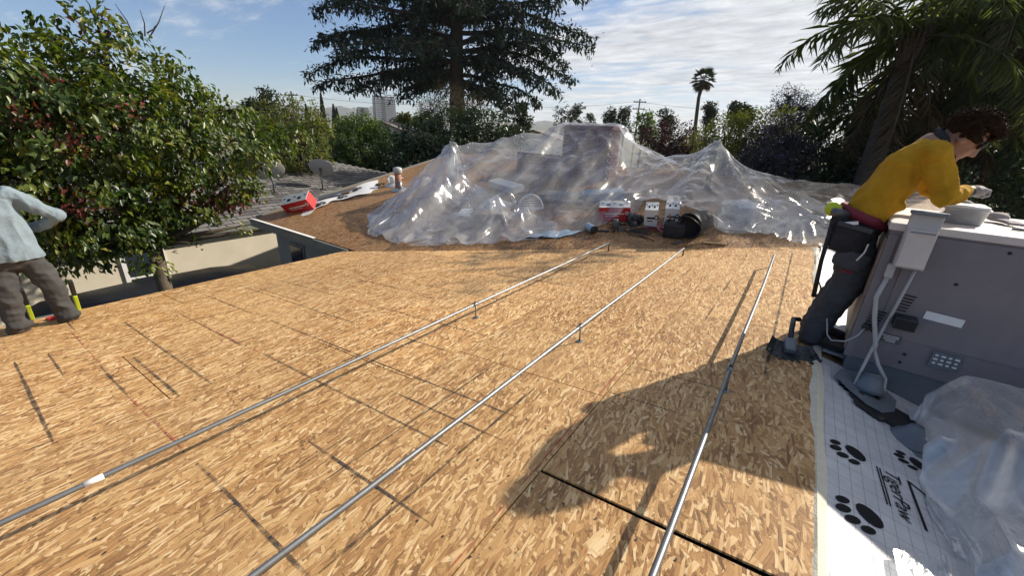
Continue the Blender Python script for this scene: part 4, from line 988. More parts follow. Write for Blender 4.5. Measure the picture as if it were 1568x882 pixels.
for i, (x, y, a, l_, mm, lab) in enumerate(((-2.75, 6.72, .3, .26, 'steel_dark', 'dark steel bar in front of the red supply box'), (-1.95, 6.78, -.4, .30, 'orange_wood', 'thin wood strip before the wire basket'), (-1.45, 6.78, .9, .22, 'tool_grey', 'grey metal offcut in front of the black tool bag'), (-.95, 6.98, .2, .34, 'card', 'brown card scrap right of the rubber bucket'))):
    scrap_board((x, y, max(zf(y), zr(x)) + .016), (l_, .04, .022), SLP @ rotz(a), M[mm], lab, 'scrap_strip', 'scrap')
# pale blue film sheet at the sheet's front edge
V = []
for j in range(9):
    for i in range(9): x = -3.86 + .075 * i + .03 * j; y = 5.86 + .055 * j + .035 * i; V.append((x, y, max(zf(y), zr(x)) + .012 + .02 * math.sin(i * .9 + j * .5) ** 2 + (.03 if i == 4 else 0)))
fo = mesh_obj('film_sheet', V, [(j * 9 + i, j * 9 + i + 1, j * 9 + i + 10, j * 9 + i + 9) for j in range(8) for i in range(8)], M['blue_sheet'], org=(-3.5, 6.1, 3.3), smooth=True)
fo.modifiers.new('thick', 'SOLIDIFY').thickness = .003
tag(fo, 'pale blue square of film with a raised fold at the sheet\'s front hem', 'film')

# ------------------------------------------------------------------ left end of the far deck: underlay strip and vents
us2 = thing('underlayment_strip', (-9.5, 6.2, zf(6.2)), 'white printed underlay strip curling along the far deck\'s left end', 'underlayment')
V = []; nu, nv = 8, 40
def zu2(x, y): return zf(y) + .012 + .05 * max(0, math.sin(y * 2.6 - .9)) * max(0, (x + 10) / .9) + .02 * math.sin(y * 5 + x * 4)
for j in range(nv + 1):
    for i in range(nu + 1):
        y = 4.75 + 3.1 * j / nv; x = -10.05 + (.92 - .25 * math.sin(j * .14) ** 2 + .06 * math.sin(j * .9)) * i / nu
        V.append((x, y, zu2(x, y)))
mesh_obj('sheet', V, [(j * (nu + 1) + i, j * (nu + 1) + i + 1, (j + 1) * (nu + 1) + i + 1, (j + 1) * (nu + 1) + i) for j in range(nv) for i in range(nu)], M['underlay_plain'], us2, True)
for cx, cy, a in ((-9.45, 5.35, .4), (-9.5, 6.0, .5), (-9.55, 7.2, .3), (-9.75, 6.6, .6)): paw(cx, cy, .24, a, us2, lambda x, y: zu2(x, y) + .012)
dk = MB().prism([(-9.98, 5.6, zf(5.6) + .09), (-9.72, 5.5, zf(5.5) + .09), (-9.58, 6.5, zf(6.5) + .09), (-9.75, 6.6, zf(6.6) + .09)], .004, (0, 0, -.004)).build('felt_patch', M['tool_grey'], org=(-9.8, 6, 3.3))
tag(dk, 'dark felt patch lying over the far deck\'s white underlay strip', 'felt')
def vent(c, r, h, mat, label, cap=None):
    t = thing('vent_pipe', c, label, 'vent pipe', 'vent pipes at the far deck\'s left end'); c = Vector(c)
    MB().lathe([(r, -.05), (r, h), (r * .82, h), (r * .82, h - .06), (0, h - .06)], c, n=16).build('pipe', mat, t, True)
    MB().lathe([(r * 2.4, 0), (r * 2.2, .012), (r * 1.05, .06)], c + Vector((0, 0, .004)), SLP, 16).build('flashing', M['box_grey'], t)
    if cap: MB().lathe([(r * 1.15, 0), (r * 1.35, .02), (r * 1.35, .12), (r * 1.1, .15), (0, .17)], c + Vector((0, 0, h - .01)), n=14).build('cap', cap, t, True)
vent((-8.62, 7.08, zf(7.08)), .085, .42, M['terracotta'], 'terracotta flue pipe with pale grey cap left of the big plastic', M['box_grey'])
vent((-9.15, 7.35, zf(7.35)), .10, .24, M['fascia_white'], 'short white vent pipe beside the terracotta flue')
vent((-8.47, 7.0, zf(7.0)), .05, .25, M['galv'], 'thin bare metal vent pipe right of the terracotta flue')

# ------------------------------------------------------------------ chimney, brick by brick
ch = thing('brick_chimney', (-4.6, 10.0, 4.0), 'broad red brick chimney with lower shoulder under the clear plastic', 'chimney')
CX0, CX1, CY0, CY1, CT = -5.22, -3.98, 9.55, 10.25, 5.18
SX0, SX1, ST = -6.62, -5.23, 4.52
MB().box(((CX0 + CX1) / 2, (CY0 + CY1) / 2, 4.45), (CX1 - CX0 - .03, CY1 - CY0 - .03, CT - 3.73)).build('core', M['mortar'], ch)
MB().box(((SX0 + SX1) / 2, (CY0 + CY1) / 2 + .03, 4.1), (SX1 - SX0 - .03, CY1 - CY0 - .03, ST - 3.70)).build('shoulder_core', M['mortar'], ch)
MB().box(((CX0 + CX1) / 2, (CY0 + CY1) / 2, CT + .03), (CX1 - CX0 + .08, CY1 - CY0 + .08, .09)).build('crown_cap', M['brick'], ch, bevel=.01)
def brick_mesh(dx, dy, dz):
    b = MB().box((0, 0, 0), (dx, dy, dz)); me = bpy.data.meshes.new('brick'); me.from_pydata(b.V, [], b.F); me.materials.append(M['brick']); return me
bmx = brick_mesh(.196, .03, .060); bmy = brick_mesh(.03, .196, .060); bhx = brick_mesh(.094, .03, .060)
def put(me, p):
    o = bpy.data.objects.new('brick', me); col.objects.link(o); o.parent = ch; o.location = Vector(p) - ORG[ch]
r3 = random.Random(11)
def course(x0, x1, y, z, odd, me, mh):
    x = x0
    if odd: put(mh, (x0 + .047, y, z)); x += .104
    while x + .196 <= x1 + .004: put(me, (x + .098, y + r3.uniform(-.002, .002), z)); x += .206
    if x1 - x > .09: put(mh, (x + .047, y, z))
k = 0; z = zf(9.55) - .03
while z < CT - .03:
    course(CX0, CX1, CY0 - .0, z + .03, k % 2, bmx, bhx)
    y = CY0 + .03 + (.103 if k % 2 else 0)
    while y + .19 < CY1: put(bmy, (CX1 - .0, y + .098, z + .03)); y += .206
    if z < ST - .03: course(SX0, SX1 - .02, CY0 + .03, z + .03, (k + 1) % 2, bmx, bhx)
    k += 1; z += .0725
vp = thing('vent_post', (-1.72, 9.8, 4.0), 'dark square vent post holding up the right peak of the plastic', 'post')
MB().box((-1.72, 9.8, 4.5), (.10, .10, .96)).build('post', M['wood_pole'], vp, bevel=.006)
MB().box((-1.72, 9.8, 4.99), (.16, .16, .03)).build('post_cap', M['wood_pole'], vp)
MB().box((-1.72, 9.8, 4.06), (.22, .22, .04), SLP).build('base_plate', M['galv'], vp)
vq = thing('vent_stack', (-7.1, 7.5, zf(7.5)), 'metal vent stack under the left peak of the plastic', 'vent pipe')
MB().tube([(-7.1, 7.5, zf(7.5) - .02), (-7.1, 7.5, 4.50)], .08, 14).build('stack', M['galv'], vq, True)
MB().lathe([(.05, 0), (.15, .02), (.13, .08), (0, .12)], (-7.1, 7.5, 4.50), n=14).build('cowl', M['galv'], vq, True)
# things seen through the plastic
av = thing('arched_vent', (-4.55, 7.15, zf(7.15)), 'white arched louvre vent frame leaning under the plastic', 'vent frame')
RV = SLP @ rotz(RAD(28)) @ rot(RAD(62), 'X'); cv = Vector((-4.55, 7.15, zf(7.15) + .02))
arc = [cv + RV @ Vector((.26 * math.cos(a), .30 * math.sin(a), 0)) for a in [math.pi * i / 12 for i in range(13)]]
MB().tube(arc + [arc[0]], .022, 6).build('arch_frame', M['fascia_white'], av)
for i in range(5):
    hh = .04 + .05 * i; ww = .26 * math.sqrt(max(0, 1 - (hh / .30) ** 2)); MB().box(cv + RV @ Vector((0, hh, 0)), (2 * ww, .022, .012), RV @ rot(.5, 'X')).build('slat', M['fascia_white'], av)
scrap_board((-5.3, 6.5, zf(6.5) + .05), (1.0, .42, .012), SLP @ rotz(.5) @ rot(.06, 'Y'), M['underlay_plain'], 'white printed underlay offcut under the left of the plastic', 'underlay_offcut', 'underlayment')
scrap_board((-4.9, 6.25, zf(6.25) + .13), (.75, .30, .16), SLP @ rotz(.35), M['card'], 'brown carton lying under the left of the plastic', 'shingle_bundle', 'bundle')
scrap_board((-4.2, 7.9, zf(7.9) + .10), (1.05, .34, .14), SLP @ rotz(.2), M['shingle'], 'grey shingle bundle in front of the chimney under plastic', 'shingle_bundle', 'bundle')
scrap_board((-5.9, 8.1, zf(8.1) + .10), (1.0, .34, .15), SLP @ rotz(-.3), M['white_card'], 'pale bundle under the plastic left of the chimney shoulder', 'shingle_bundle', 'bundle')
scrap_board((-3.5, 8.35, zf(8.35) + .09), (.9, .33, .16), SLP @ rotz(.6), M['blue_sheet'], 'blue-grey wrapped bundle under plastic below the chimney', 'shingle_bundle', 'bundle')
scrap_board((-.75, 8.3, zf(8.3) + .12), (.30, .36, .24), SLP @ rotz(.3), M['white_card'], 'white carton under the plastic below the vent post', 'carton', 'box')

# ------------------------------------------------------------------ satellite dishes
def dish(x, y, label, az, s=1.0, hh=.62):
    z = zn(x) + .02; t = thing('satellite_dish', (x, y, z), label, 'satellite dish', 'satellite dishes on the neighbour\'s roof'); c = Vector((x, y, z))
    MB().box(c + Vector((0, 0, .01)), (.16, .16, .02)).build('foot', M['tool_grey'], t)
    MB().tube([c, c + Vector((0, 0, .3)), c + Vector((0, 0, hh - .05))], .022 * s, 8).build('mast', M['tool_grey'], t, True)
    for d in ((.25, .12, 0), (.1, -.22, 0)): MB().tube([c + Vector(d), c + Vector((0, 0, .34))], .012, 6).build('strut', M['tool_grey'], t)
    R = frame((math.sin(az) * math.cos(.55), math.cos(az) * math.cos(.55), math.sin(.55)))
    pr = [(0, -.07)] + [(.30 * s * k / 6, -.07 + .075 * (k / 6) ** 2) for k in range(1, 7)]
    prof = pr + [(.305 * s, .008)] + [(r_, z_ + .008) for r_, z_ in pr[::-1]]
    cc = c + Vector((0, 0, hh)) + R @ Vector((0, 0, .10))
    MB().lathe(prof, cc, R @ Matrix.Diagonal((1.12, .95, 1)), 28).build('reflector', M['dish'], t, True)
    MB().box(c + Vector((0, 0, hh)) , (.07, .09, .10), R).build('bracket', M['tool_grey'], t, bevel=.008)
    tip = cc + R @ Vector((0, -.08 * s, .30 * s)); MB().tube([cc + R @ Vector((0, -.27 * s, 0)), tip], .010, 6).build('feed_arm', M['tool_grey'], t)
    MB().lathe([(.03, -.05), (.035, .05)], tip, R, 8).build('receiver', M['box_grey'], t)
dish(-13.72, 7.95, 'satellite dish on the shingles, the right one clear of the leaves', RAD(-40), 1.2, .66)
dish(-13.7, 6.30, 'satellite dish on the shingles half covered by tree leaves', RAD(-70), 1.2, .66)

# ------------------------------------------------------------------ dark car in the driveway
car = thing('parked_car', (-10.72, 2.3, .05), 'dark car parked in the driveway below the eave, only its roof showing', 'car')
def loft(name, secs, mat, parent, smooth=True):
    n = len(secs[0]); vs = [p for s in secs for p in s]
    fs = [tuple(range(n))[::-1], tuple(range((len(secs) - 1) * n, len(secs) * n))] + [(i * n + k, i * n + (k + 1) % n, (i + 1) * n + (k + 1) % n, (i + 1) * n + k) for i in range(len(secs) - 1) for k in range(n)]
    o = mesh_obj(name, vs, fs, mat, parent, smooth); return o
def csec(y, hw, z0, z1, k=14):
    z1 *= 1.10; cz, hz = (z0 + z1) / 2, (z1 - z0) / 2
    return [(-10.72 + hw * math.copysign(abs(math.cos(a)) ** .45, math.cos(a)), y, cz + hz * math.copysign(abs(math.sin(a)) ** .45, math.sin(a))) for a in [2 * math.pi * (i + .5) / k for i in range(k)]]
loft('body', [csec(y, hw, .28, z) for y, hw, z in ((-.05, .70, .75), (.05, .84, .86), (.7, .88, .95), (2.4, .89, .98), (3.9, .88, .95), (4.6, .82, .84), (4.75, .66, .72))], M['car'], car)
cabn = loft('cabin', [csec(y, hw, .8, z) for y, hw, z in ((.02, .62, .98), (.25, .72, 1.38), (.6, .76, 1.53), (1.8, .77, 1.56), (3.4, .76, 1.54), (4.25, .74, 1.44), (4.5, .62, .98))], M['car'], car)
for s in (-1, 1):
    for a, b in ((.5, 1.6), (1.7, 2.8), (2.9, 3.9)): MB().box((-10.72 + s * .745, (a + b) / 2, 1.2), (.03, b - a, .32), rot(-s * .18, 'Y')).build('side_window', M['glass'], cabn)
    for y in (.8, 3.85):
        wv = MB().lathe([(.33, -.1), (.33, .1), (.2, .11)], (-10.72 + s * .80, y, .37), frame((s, 0, 0)), 20).build('wheel', M['black'], car)
        MB().lathe([(.2, .0), (.19, .03), (.0, .05)], (-10.72 + s * .80 + s * .10, y, .37), frame((s, 0, 0)), 14).build('rim', M['galv'], wv)
# ------------------------------------------------------------------ people
def garment(name, mb, mat, parent, voxel=.011, it=5, fold=.006, freq=26, seed=1, squash=None):
    V, Nn, Fs = fused(mb, voxel, it)
    Q = V * (np.array(squash) if squash else 1.0)
    wv = folds(Q, freq, seed)
    V = V + Nn * (fold * wv)[:, None]
    return mesh_obj(name, V, Fs, mat, parent, True)
def fist(mb, c, f, u, s=1.0):
    """closed hand: palm and five separate bent fingers; f = pointing, u = back of hand"""
    c = Vector(c); f = Vector(f).normalized(); u = Vector(u).normalized(); r_ = f.cross(u).normalized(); u = r_.cross(f)
    T = lambda a, b, d: c + (f * a + r_ * b + u * d) * s
    mb.limb([T(-.045, 0, 0), T(0, 0, .002), T(.03, 0, 0)], [.030 * s, .034 * s, .032 * s], 8)
    mb.limb([T(0, -.02, 0), T(.03, -.025, 0)], [.024 * s, .024 * s], 8); mb.limb([T(0, .02, 0), T(.03, .025, 0)], [.024 * s, .022 * s], 8)
    for k, (b, ln) in enumerate(((-.033, .040), (-.011, .044), (.011, .041), (.032, .033))):
        mb.limb([T(.03, b, .010), T(.03 + ln, b, .002), T(.036 + ln * .9, b, -.028), T(.018 + ln * .3, b, -.036)], [.0105 * s, .010 * s, .0095 * s, .0085 * s], 7)
    mb.limb([T(-.015, -.035, -.008), T(.02, -.050, -.022), T(.048, -.030, -.034)], [.013 * s, .011 * s, .009 * s], 7)
Yv = Vector((0, 1, 0))
# --- worker in yellow
MY = 3.70
pr = thing('person', (.38, MY, zr(.38)), 'person in yellow long-sleeved shirt and black trousers leaning over the grey unit', 'person')
sp_ = [(.375, 4.52), (.408, 4.635), (.458, 4.77), (.518, 4.90), (.574, 4.995), (.606, 5.045)]
S = [Vector((x, MY, z)) for x, z in sp_]
hc = Vector((.706, MY, 5.082)); hu = Vector((.64, 0, .77)).normalized(); hf = Vector((.77, 0, -.64)).normalized()
H_ = lambda a, b, c: hc + hf * a + Yv * b + hu * c
RH = Matrix((hf, Yv, hu)).transposed()
sR, eR, wR = Vector((.590, 3.53, 4.985)), Vector((.690, 3.475, 4.755)), Vector((.800, 3.64, 4.780))
sL, eL, wL = Vector((.590, 3.87, 4.985)), Vector((.70, 3.98, 4.77)), Vector((.82, 3.86, 4.70))
legR = [Vector(p) for p in ((.375, 3.605, 4.44), (.405, 3.595, 4.26), (.415, 3.595, 4.09), (.365, 3.60, 3.91), (.325, 3.615, 3.70))]
legL = [Vector(p) for p in ((.375, 3.795, 4.44), (.415, 3.80, 4.26), (.43, 3.80, 4.09), (.375, 3.82, 3.91), (.33, 3.83, 3.70))]
b = MB()
for i in range(len(S) - 1):
    d = S[i + 1] - S[i]; R = frame(d, (0, 1, 0)); b.ball((S[i] + S[i + 1]) / 2, (.095, .145 if i < 4 else .10, .10), R, 12, 8)
b.limb([S[-1], Vector((.645, MY, 5.06)), H_(-.03, 0, -.05)], [.058, .052, .055])
b.ball(H_(-.008, 0, .022), (.100, .078, .104), RH, 14, 10).ball(H_(.030, 0, -.072), (.060, .056, .058), RH, 12, 8).ball(H_(.062, 0, -.03), (.040, .052, .07), RH)
b.limb([H_(.098, 0, .018), H_(.118, 0, -.022)], [.010, .016], 8).ball(H_(.108, .012, -.024), .010).ball(H_(.108, -.012, -.024), .010)
b.ball(H_(.090, 0, -.062), (.012, .024, .009), RH).ball(H_(.086, 0, -.100), (.018, .022, .016), RH)
for s in (-1, 1): b.ball(H_(-.005, s * .080, -.012), (.020, .010, .032), RH, 8, 6)
for a in ((sR, eR, wR), (sL, eL, wL)): b.limb(list(a), [.05, .040, .028])
for l in (legR, legL): b.limb(l, [.075, .07, .052, .05, .036])
Vb, Nb, Fb = fused(b, .0085, 3); mesh_obj('body', Vb, Fb, M['skin'], pr, True)
# shirt
b = MB()
tk = [(.125, .185), (.122, .180), (.125, .182), (.118, .178), (.088, .125)]
for i in range(len(S) - 1):
    pass
dS = (S[4] - S[0]).normalized(); nS = Vector((-dS.z, 0, dS.x))
rings(b, [(S[0] + dS * .03, .122, .178, nS, Yv), (S[1], .126, .186, nS, Yv), (S[2] - nS * .004, .122, .182, nS, Yv), (S[3] + nS * .012, .122, .188, nS, Yv), (S[4] + nS * .008, .105, .175, nS, Yv), (S[5] + nS * .004, .075, .115, nS, Yv), (S[5] + dS * .03, .05, .07, nS, Yv)])
b.limb([S[4], sR, (sR + eR) / 2, eR, (eR + wR) / 2 + Vector((0, 0, -.006)), wR + (eR - wR) * .06], [.085, .083, .070, .060, .056, .042])
b.limb([S[4], sL, (sL + eL) / 2, eL, (eL + wL) / 2, wL], [.085, .083, .070, .060, .056, .042])
b.ball((.50, 3.60, 4.66), (.06, .05, .05)); b.ball((.455, 3.57, 4.59), (.05, .04, .045))
garment('shirt', b, M['yellow'], pr, .0080, 3, .0105, 19, 3, (1.4, .7, .8))
b = MB()
for k in range(20):
    a = 2 * math.pi * k / 20; dd = (H_(-.03, 0, -.05) - S[-1]).normalized(); R = frame(dd, (0, 1, 0)); b.ball(S[-1] + Vector((.012, 0, .012)) + R @ Vector((.068 * math.cos(a), .072 * math.sin(a), .008 * math.sin(a * 3))), .026, n=7, m=5)
garment('collar', b, M['work_black'], pr, .008, 3, .002, 40, 5)
# trousers
b = MB().ball((.372, MY, 4.50), (.140, .180, .125)).ball((.362, MY, 4.44), (.130, .170, .12))
for l in (legR, legL): b.limb(l + [l[-1] + Vector((-.004, 0, -.045))], [.108, .104, .094, .090, .082, .088], 12)
garment('trousers', b, M['work_grey'], pr, .0100, 4, .0085, 20, 8, (.8, .8, 1.4))
for l, yy in ((legR, -1), (legL, 1)):
    kb = MB(); rings(kb, [(l[2] + Vector((.052 - .018 * abs(k), 0, .055 * k - .01)), .052 - .012 * k * k, .078 - .014 * k * k, Vector((1, 0, 0)), Yv) for k in (-1.6, -1, 0, 1, 1.6)]); garment('knee_pad', kb, M['work_black'], pr, .010, 2, .002, 40, 9)
    zb = zr(.35) + .006; an = l[-1]; tx = Vector((.185, -.03 * 1, 0)); bt_ = MB()
    bt_.limb([an + Vector((0, 0, .05)), Vector((an.x, an.y, zb + .06))], [.058, .052]).limb([Vector((an.x - .035, an.y, zb + .042)), Vector((an.x + .06, an.y, zb + .05)), Vector((an.x, an.y, zb + .040)) + tx], [.045, .050, .040])
    Vq, Nq, Fq_ = fused(bt_, .009, 3); Vq[:, 2] = np.maximum(Vq[:, 2], zb + .018); bo = mesh_obj('boot', Vq, Fq_, M['boot'], pr, True)
    sole = MB()
    for z_ in (zb, zb + .022): pass
    pts = [(an.x - .08, an.y - .035), (an.x - .05, an.y - .045), (an.x + .06, an.y - .045), (an.x + .16, an.y - .075), (an.x + .225, an.y - .055), (an.x + .23, an.y - .01), (an.x + .16, an.y + .025), (an.x + .05, an.y + .035), (an.x - .06, an.y + .04), (an.x - .085, an.y)]
    sole.prism([(x, y, zr(.36) + .026) for x, y in pts], .02, (0, 0, -.024)).build('sole', M['black'], bo, bevel=.004)
# belt, pouches, tools worn
bl = []
for k in range(33):
    a = 2 * math.pi * k / 32; bl.append(Vector((.385 + .150 * math.cos(a), MY + .195 * math.sin(a), 4.565 - .10 * math.cos(a) * .45)))
vs = []; 
for p in bl[:-1]: vs += [p + Vector((0, 0, .034)), p - Vector((0, 0, .034))]
bo_ = mesh_obj('belt', vs, [(2 * i, 2 * i + 1, (2 * i + 3) % 64, (2 * i + 2) % 64) for i in range(32)], M['maroon'], pr, True); so = bo_.modifiers.new('thick', 'SOLIDIFY'); so.thickness = .012
def pouch(c, sz, R, mat, seed):
    q = MB(); c = Vector(c); x_, y_, z_ = sz; rings(q, [(c + R @ Vector((0, 0, k * z_ / 2)), x_ / 2 * s_, y_ / 2 * s_, R @ Vector((1, 0, 0)), R @ Vector((0, 1, 0))) for k, s_ in ((-1, .72), (-.8, .88), (-.2, .98), (.5, 1.02), (.95, .98), (1, .9))], 24)
    V, Nn, Fs = fused(q, .009, 2); V += Nn * (.004 * folds(V, 30, seed))[:, None]; return mesh_obj('pouch', V, Fs, mat, pr, True)
p1_ = pouch((.335, 3.505, 4.43), (.215, .10, .20), rot(RAD(10), 'Y'), M['work_black'], 3)
MB().box((.335, 3.448, 4.515), (.19, .012, .028), rot(RAD(10), 'Y')).build('pouch_trim', M['work_grey'], p1_, bevel=.004)
MB().tube([(.43, 3.45, 4.42), (.425, 3.447, 4.36), (.40, 3.45, 4.30)], .005, 6).build('pouch_cord', M['white_card'], p1_)
p2_ = pouch((.375, 3.50, 4.29), (.20, .085, .13), rot(RAD(14), 'Y'), M['work_grey'], 5)
pouch((.25, 3.56, 4.52), (.10, .10, .10), rot(RAD(5), 'Y'), M['work_black'], 7)
MB().box((.30, 3.455, 4.535), (.09, .02, .02), rot(RAD(-14), 'Y')).build('pouch_paper', M['label_white'], p1_)
MB().tube([(.215, 3.50, 4.50), (.222, 3.50, 4.25), (.245, 3.51, 3.98)], [.014, .013, .015], 8).build('hammer_handle', M['work_black'], pr, True)
MB().box((.375, 3.50, 4.205), (.07, .012, .02)).build('red_tag', M['maroon'], p2_)
MB().lathe([(0, -.028), (.045, -.028), (.050, -.018), (.050, .018), (.045, .028), (0, .028)], (.200, 3.60, 4.60), frame((0, 1, 0)), 14).build('tape_measure', M['lime'], pr, True)
MB().lathe([(.02, -.06), (.03, .0), (.028, .04), (0, .05)], (.235, 3.54, 4.585), frame((-1, -.3, .1)), 12).build('drill_head', M['tool_grey'], pr, True)
# gloves
for w_, e_, f_, u_ in ((wR, eR, Vector((.75, .62, .10)), Vector((-.1, -.1, 1))), (wL, eL, Vector((.9, -.35, -.3)), Vector((.1, 0, 1)))):
    g_ = MB(); fist(g_, w_ + f_.normalized() * .062, f_, u_, 1.0); V, Nn, Fs = fused(g_, .0055, 2); gl_ = mesh_obj('glove', V, Fs, M['glove'], pr, True)
    q = MB().limb([w_ - f_.normalized() * .012, w_ + f_.normalized() * .025], [.036, .036], 12); V, Nn, Fs = fused(q, .006, 2); mesh_obj('glove_cuff', V, Fs, M['black'], gl_, True)
# hair: a mass of curls
r4 = random.Random(21); b = MB()
for i in range(230):
    a = r4.uniform(0, 2 * math.pi); c_ = r4.uniform(-.25, 1); sn = math.sqrt(max(0, 1 - c_ * c_)); d = Vector((sn * math.cos(a), sn * math.sin(a), c_))
    if d.x > .50 and d.z < .45: continue
    if d.z < .0 and d.x > -.1: continue
    k = .99 + .15 * r4.random() + .12 * max(0, d.z) * (d.x + .6)
    b.ball(H_(-.008 + .106 * d.x * k, .090 * d.y * k, .024 + .118 * d.z * k), r4.uniform(.013, .024), n=7, m=5)
V, Nn, Fs = fused(b, .0075, 1); V += Nn * (.006 * wob(V, 130, 3, 2))[:, None]
hr = mesh_obj('hair', V, Fs, M['hair'], pr, True)
b = MB()
for i in range(650):
    a = r4.uniform(0, 2 * math.pi); c_ = r4.uniform(-.15, 1); sn = math.sqrt(max(0, 1 - c_ * c_)); d = Vector((sn * math.cos(a), sn * math.sin(a), c_))
    if (d.x > .55 and d.z < .4) or (d.z < .1 and d.x > 0): continue
    k = 1.10 + .12 * max(0, d.z) * (d.x + .6); p = H_(-.008 + .104 * d.x * k, .09 * d.y * k, .024 + .116 * d.z * k); o_ = RH @ d
    R = frame(o_); ph = r4.uniform(0, 6); L_ = r4.uniform(.02, .05); rr_ = r4.uniform(.005, .010)
    b.tube([p + R @ Vector((rr_ * math.cos(ph + t * 2.2), rr_ * math.sin(ph + t * 2.2), L_ * t / 5)) for t in range(6)], [.0028, .0028, .0026, .0024, .002, .001], 3, False)
b.build('curl', M['hair'], hr)
# dark glasses with strap, beard
for s in (-1, 1): 
    gq = MB().ball(H_(.092, s * .034, .030), (.014, .036, .028), RH, 12, 8).build('lens', M['black'], pr, True)
    MB().tube([H_(.094, s * .05, .034), H_(.055, s * .083, .030), H_(-.005, s * .088, .018), H_(-.05, s * .080, .012)], .006, 6).build('temple_arm', M['black'], pr)
b = MB()
for i in range(60):
    t = i / 59 * math.pi; b.ball(H_(.055 + .028 * math.sin(t), .056 * math.cos(t), -.088 - .022 * math.sin(t)), .012, n=6, m=4)
V, Nn, Fs = fused(b, .006, 2); mesh_obj('beard', V, Fs, M['hair'], pr, True)

# --- worker in pale blue at the eave, back turned
LX = -6.12
pl_ = thing('person', (LX, .28, zr(LX)), 'person in pale blue shirt and grey trousers, cut off by the left edge', 'person')
P = lambda x, y, z: Vector((LX + x, y, z))
Ssp = [P(0, .27, 3.72), P(-.01, .26, 3.84), P(-.02, .24, 3.98), P(-.03, .22, 4.12), P(-.03, .21, 4.24), P(-.04, .20, 4.33)]
aR = [P(-.03, .40, 4.255), P(-.01, .55, 4.13), P(0, .665, 4.03), P(-.12, .57, 3.93), P(-.24, .46, 3.88)]
aL = [P(-.03, .02, 4.255), P(-.01, -.12, 4.13), P(0, -.23, 4.00), P(-.12, -.16, 3.92), P(-.24, -.05, 3.88)]
lR = [P(0, .36, 3.66), P(.01, .41, 3.48), P(.02, .45, 3.32), P(.02, .465, 3.15), P(.03, .47, 2.98)]
lL = [P(0, .18, 3.66), P(.01, .16, 3.48), P(.02, .145, 3.32), P(.02, .13, 3.15), P(.03, .12, 2.98)]
b = MB()
for i in range(5): b.ball((Ssp[i] + Ssp[i + 1]) / 2, (.10, .15 if i < 4 else .08, .10))
hcl = P(-.08, .19, 4.52); b.limb([Ssp[-1], hcl - Vector((-.01, 0, .07))], [.055, .055]).ball(hcl, (.098, .078, .115)).ball(hcl + Vector((-.04, 0, -.06)), (.06, .055, .06)).limb([hcl + Vector((-.098, 0, .0)), hcl + Vector((-.112, 0, -.035))], [.01, .015], 7)
for s in (-1, 1): b.ball(hcl + Vector((.01, s * .078, -.01)), (.018, .010, .03))
for a in (aR, aL): b.limb(a, [.05, .045, .04, .034, .028])
for l in (lR, lL): b.limb(l, [.075, .07, .052, .05, .036])
fist(b, aR[-1] + Vector((-.06, -.03, -.01)), (-.9, -.4, -.1), (0, .1, 1), .95); fist(b, aL[-1] + Vector((-.06, .03, -.01)), (-.9, .4, -.1), (0, .1, 1), .95)
V, Nn, Fs = fused(b, .0095, 3); mesh_obj('body', V, Fs, M['skin'], pl_, True)
b = MB()
Xv = Vector((1, 0, 0))
rings(b, [(P(.0, .28, 3.655), .165, .215, Xv, Yv), (P(0, .275, 3.70), .160, .212, Xv, Yv), (P(-.005, .265, 3.82), .145, .200, Xv, Yv), (P(-.015, .25, 3.96), .140, .200, Xv, Yv), (P(-.02, .23, 4.10), .138, .205, Xv, Yv), (P(-.03, .215, 4.22), .120, .205, Xv, Yv), (P(-.03, .21, 4.29), .09, .16, Xv, Yv), (P(-.04, .20, 4.345), .065, .075, Xv, Yv)])
for a in (aR, aL): b.limb([Ssp[4]] + a[:4] + [a[4]], [.08, .082, .074, .066, .056, .045])
garment('shirt', b, M['blue_shirt'], pl_, .0095, 3, .0120, 14, 12, (1, 1.4, .6))
b = MB().ball(P(0, .27, 3.66), (.145, .19, .13))
for l in (lR, lL): b.limb(l + [l[-1] + Vector((.0, 0, -.02))], [.112, .102, .090, .084, .080, .086], 12)
for l in (lR, lL): b.ball(l[-1] + Vector((.015, .02, .02)), (.10, .095, .05))
garment('trousers', b, M['trouser_grey'], pl_, .011, 3, .013, 15, 15, (.8, .8, 1.3))
for l, dy in ((lR, .05), (lL, -.01)):
    an = l[-1]; zb = zr(LX) + .004; bt_ = MB().limb([an + Vector((.04, 0, -.02)), Vector((an.x - .06, an.y + dy * .6, zb + .05)), Vector((an.x - .19, an.y + dy, zb + .042))], [.055, .052, .042])
    V, Nn, Fs = fused(bt_, .01, 3); V[:, 2] = np.maximum(V[:, 2], np.array([zr(v) for v in V[:, 0]]) + .004); mesh_obj('boot', V, Fs, M['boot'], pl_, True)
b = MB().ball(hcl + Vector((.005, 0, .035)), (.108, .088, .095)); V, Nn, Fs = fused(b, .01, 2); keep = V[:, 2] > hcl.z + .0
hcap = mesh_obj('cap', V, [f for f in Fs if all(keep[i] for i in f)], M['work_grey'], pl_, True)
MB().ball(hcl + Vector((-.13, 0, .035)), (.07, .07, .008)).build('brim', M['work_grey'], hcap, True)
MB().ball(hcl + Vector((.025, 0, -.01)), (.085, .080, .07)).build('hair', M['hair'], pl_, True)
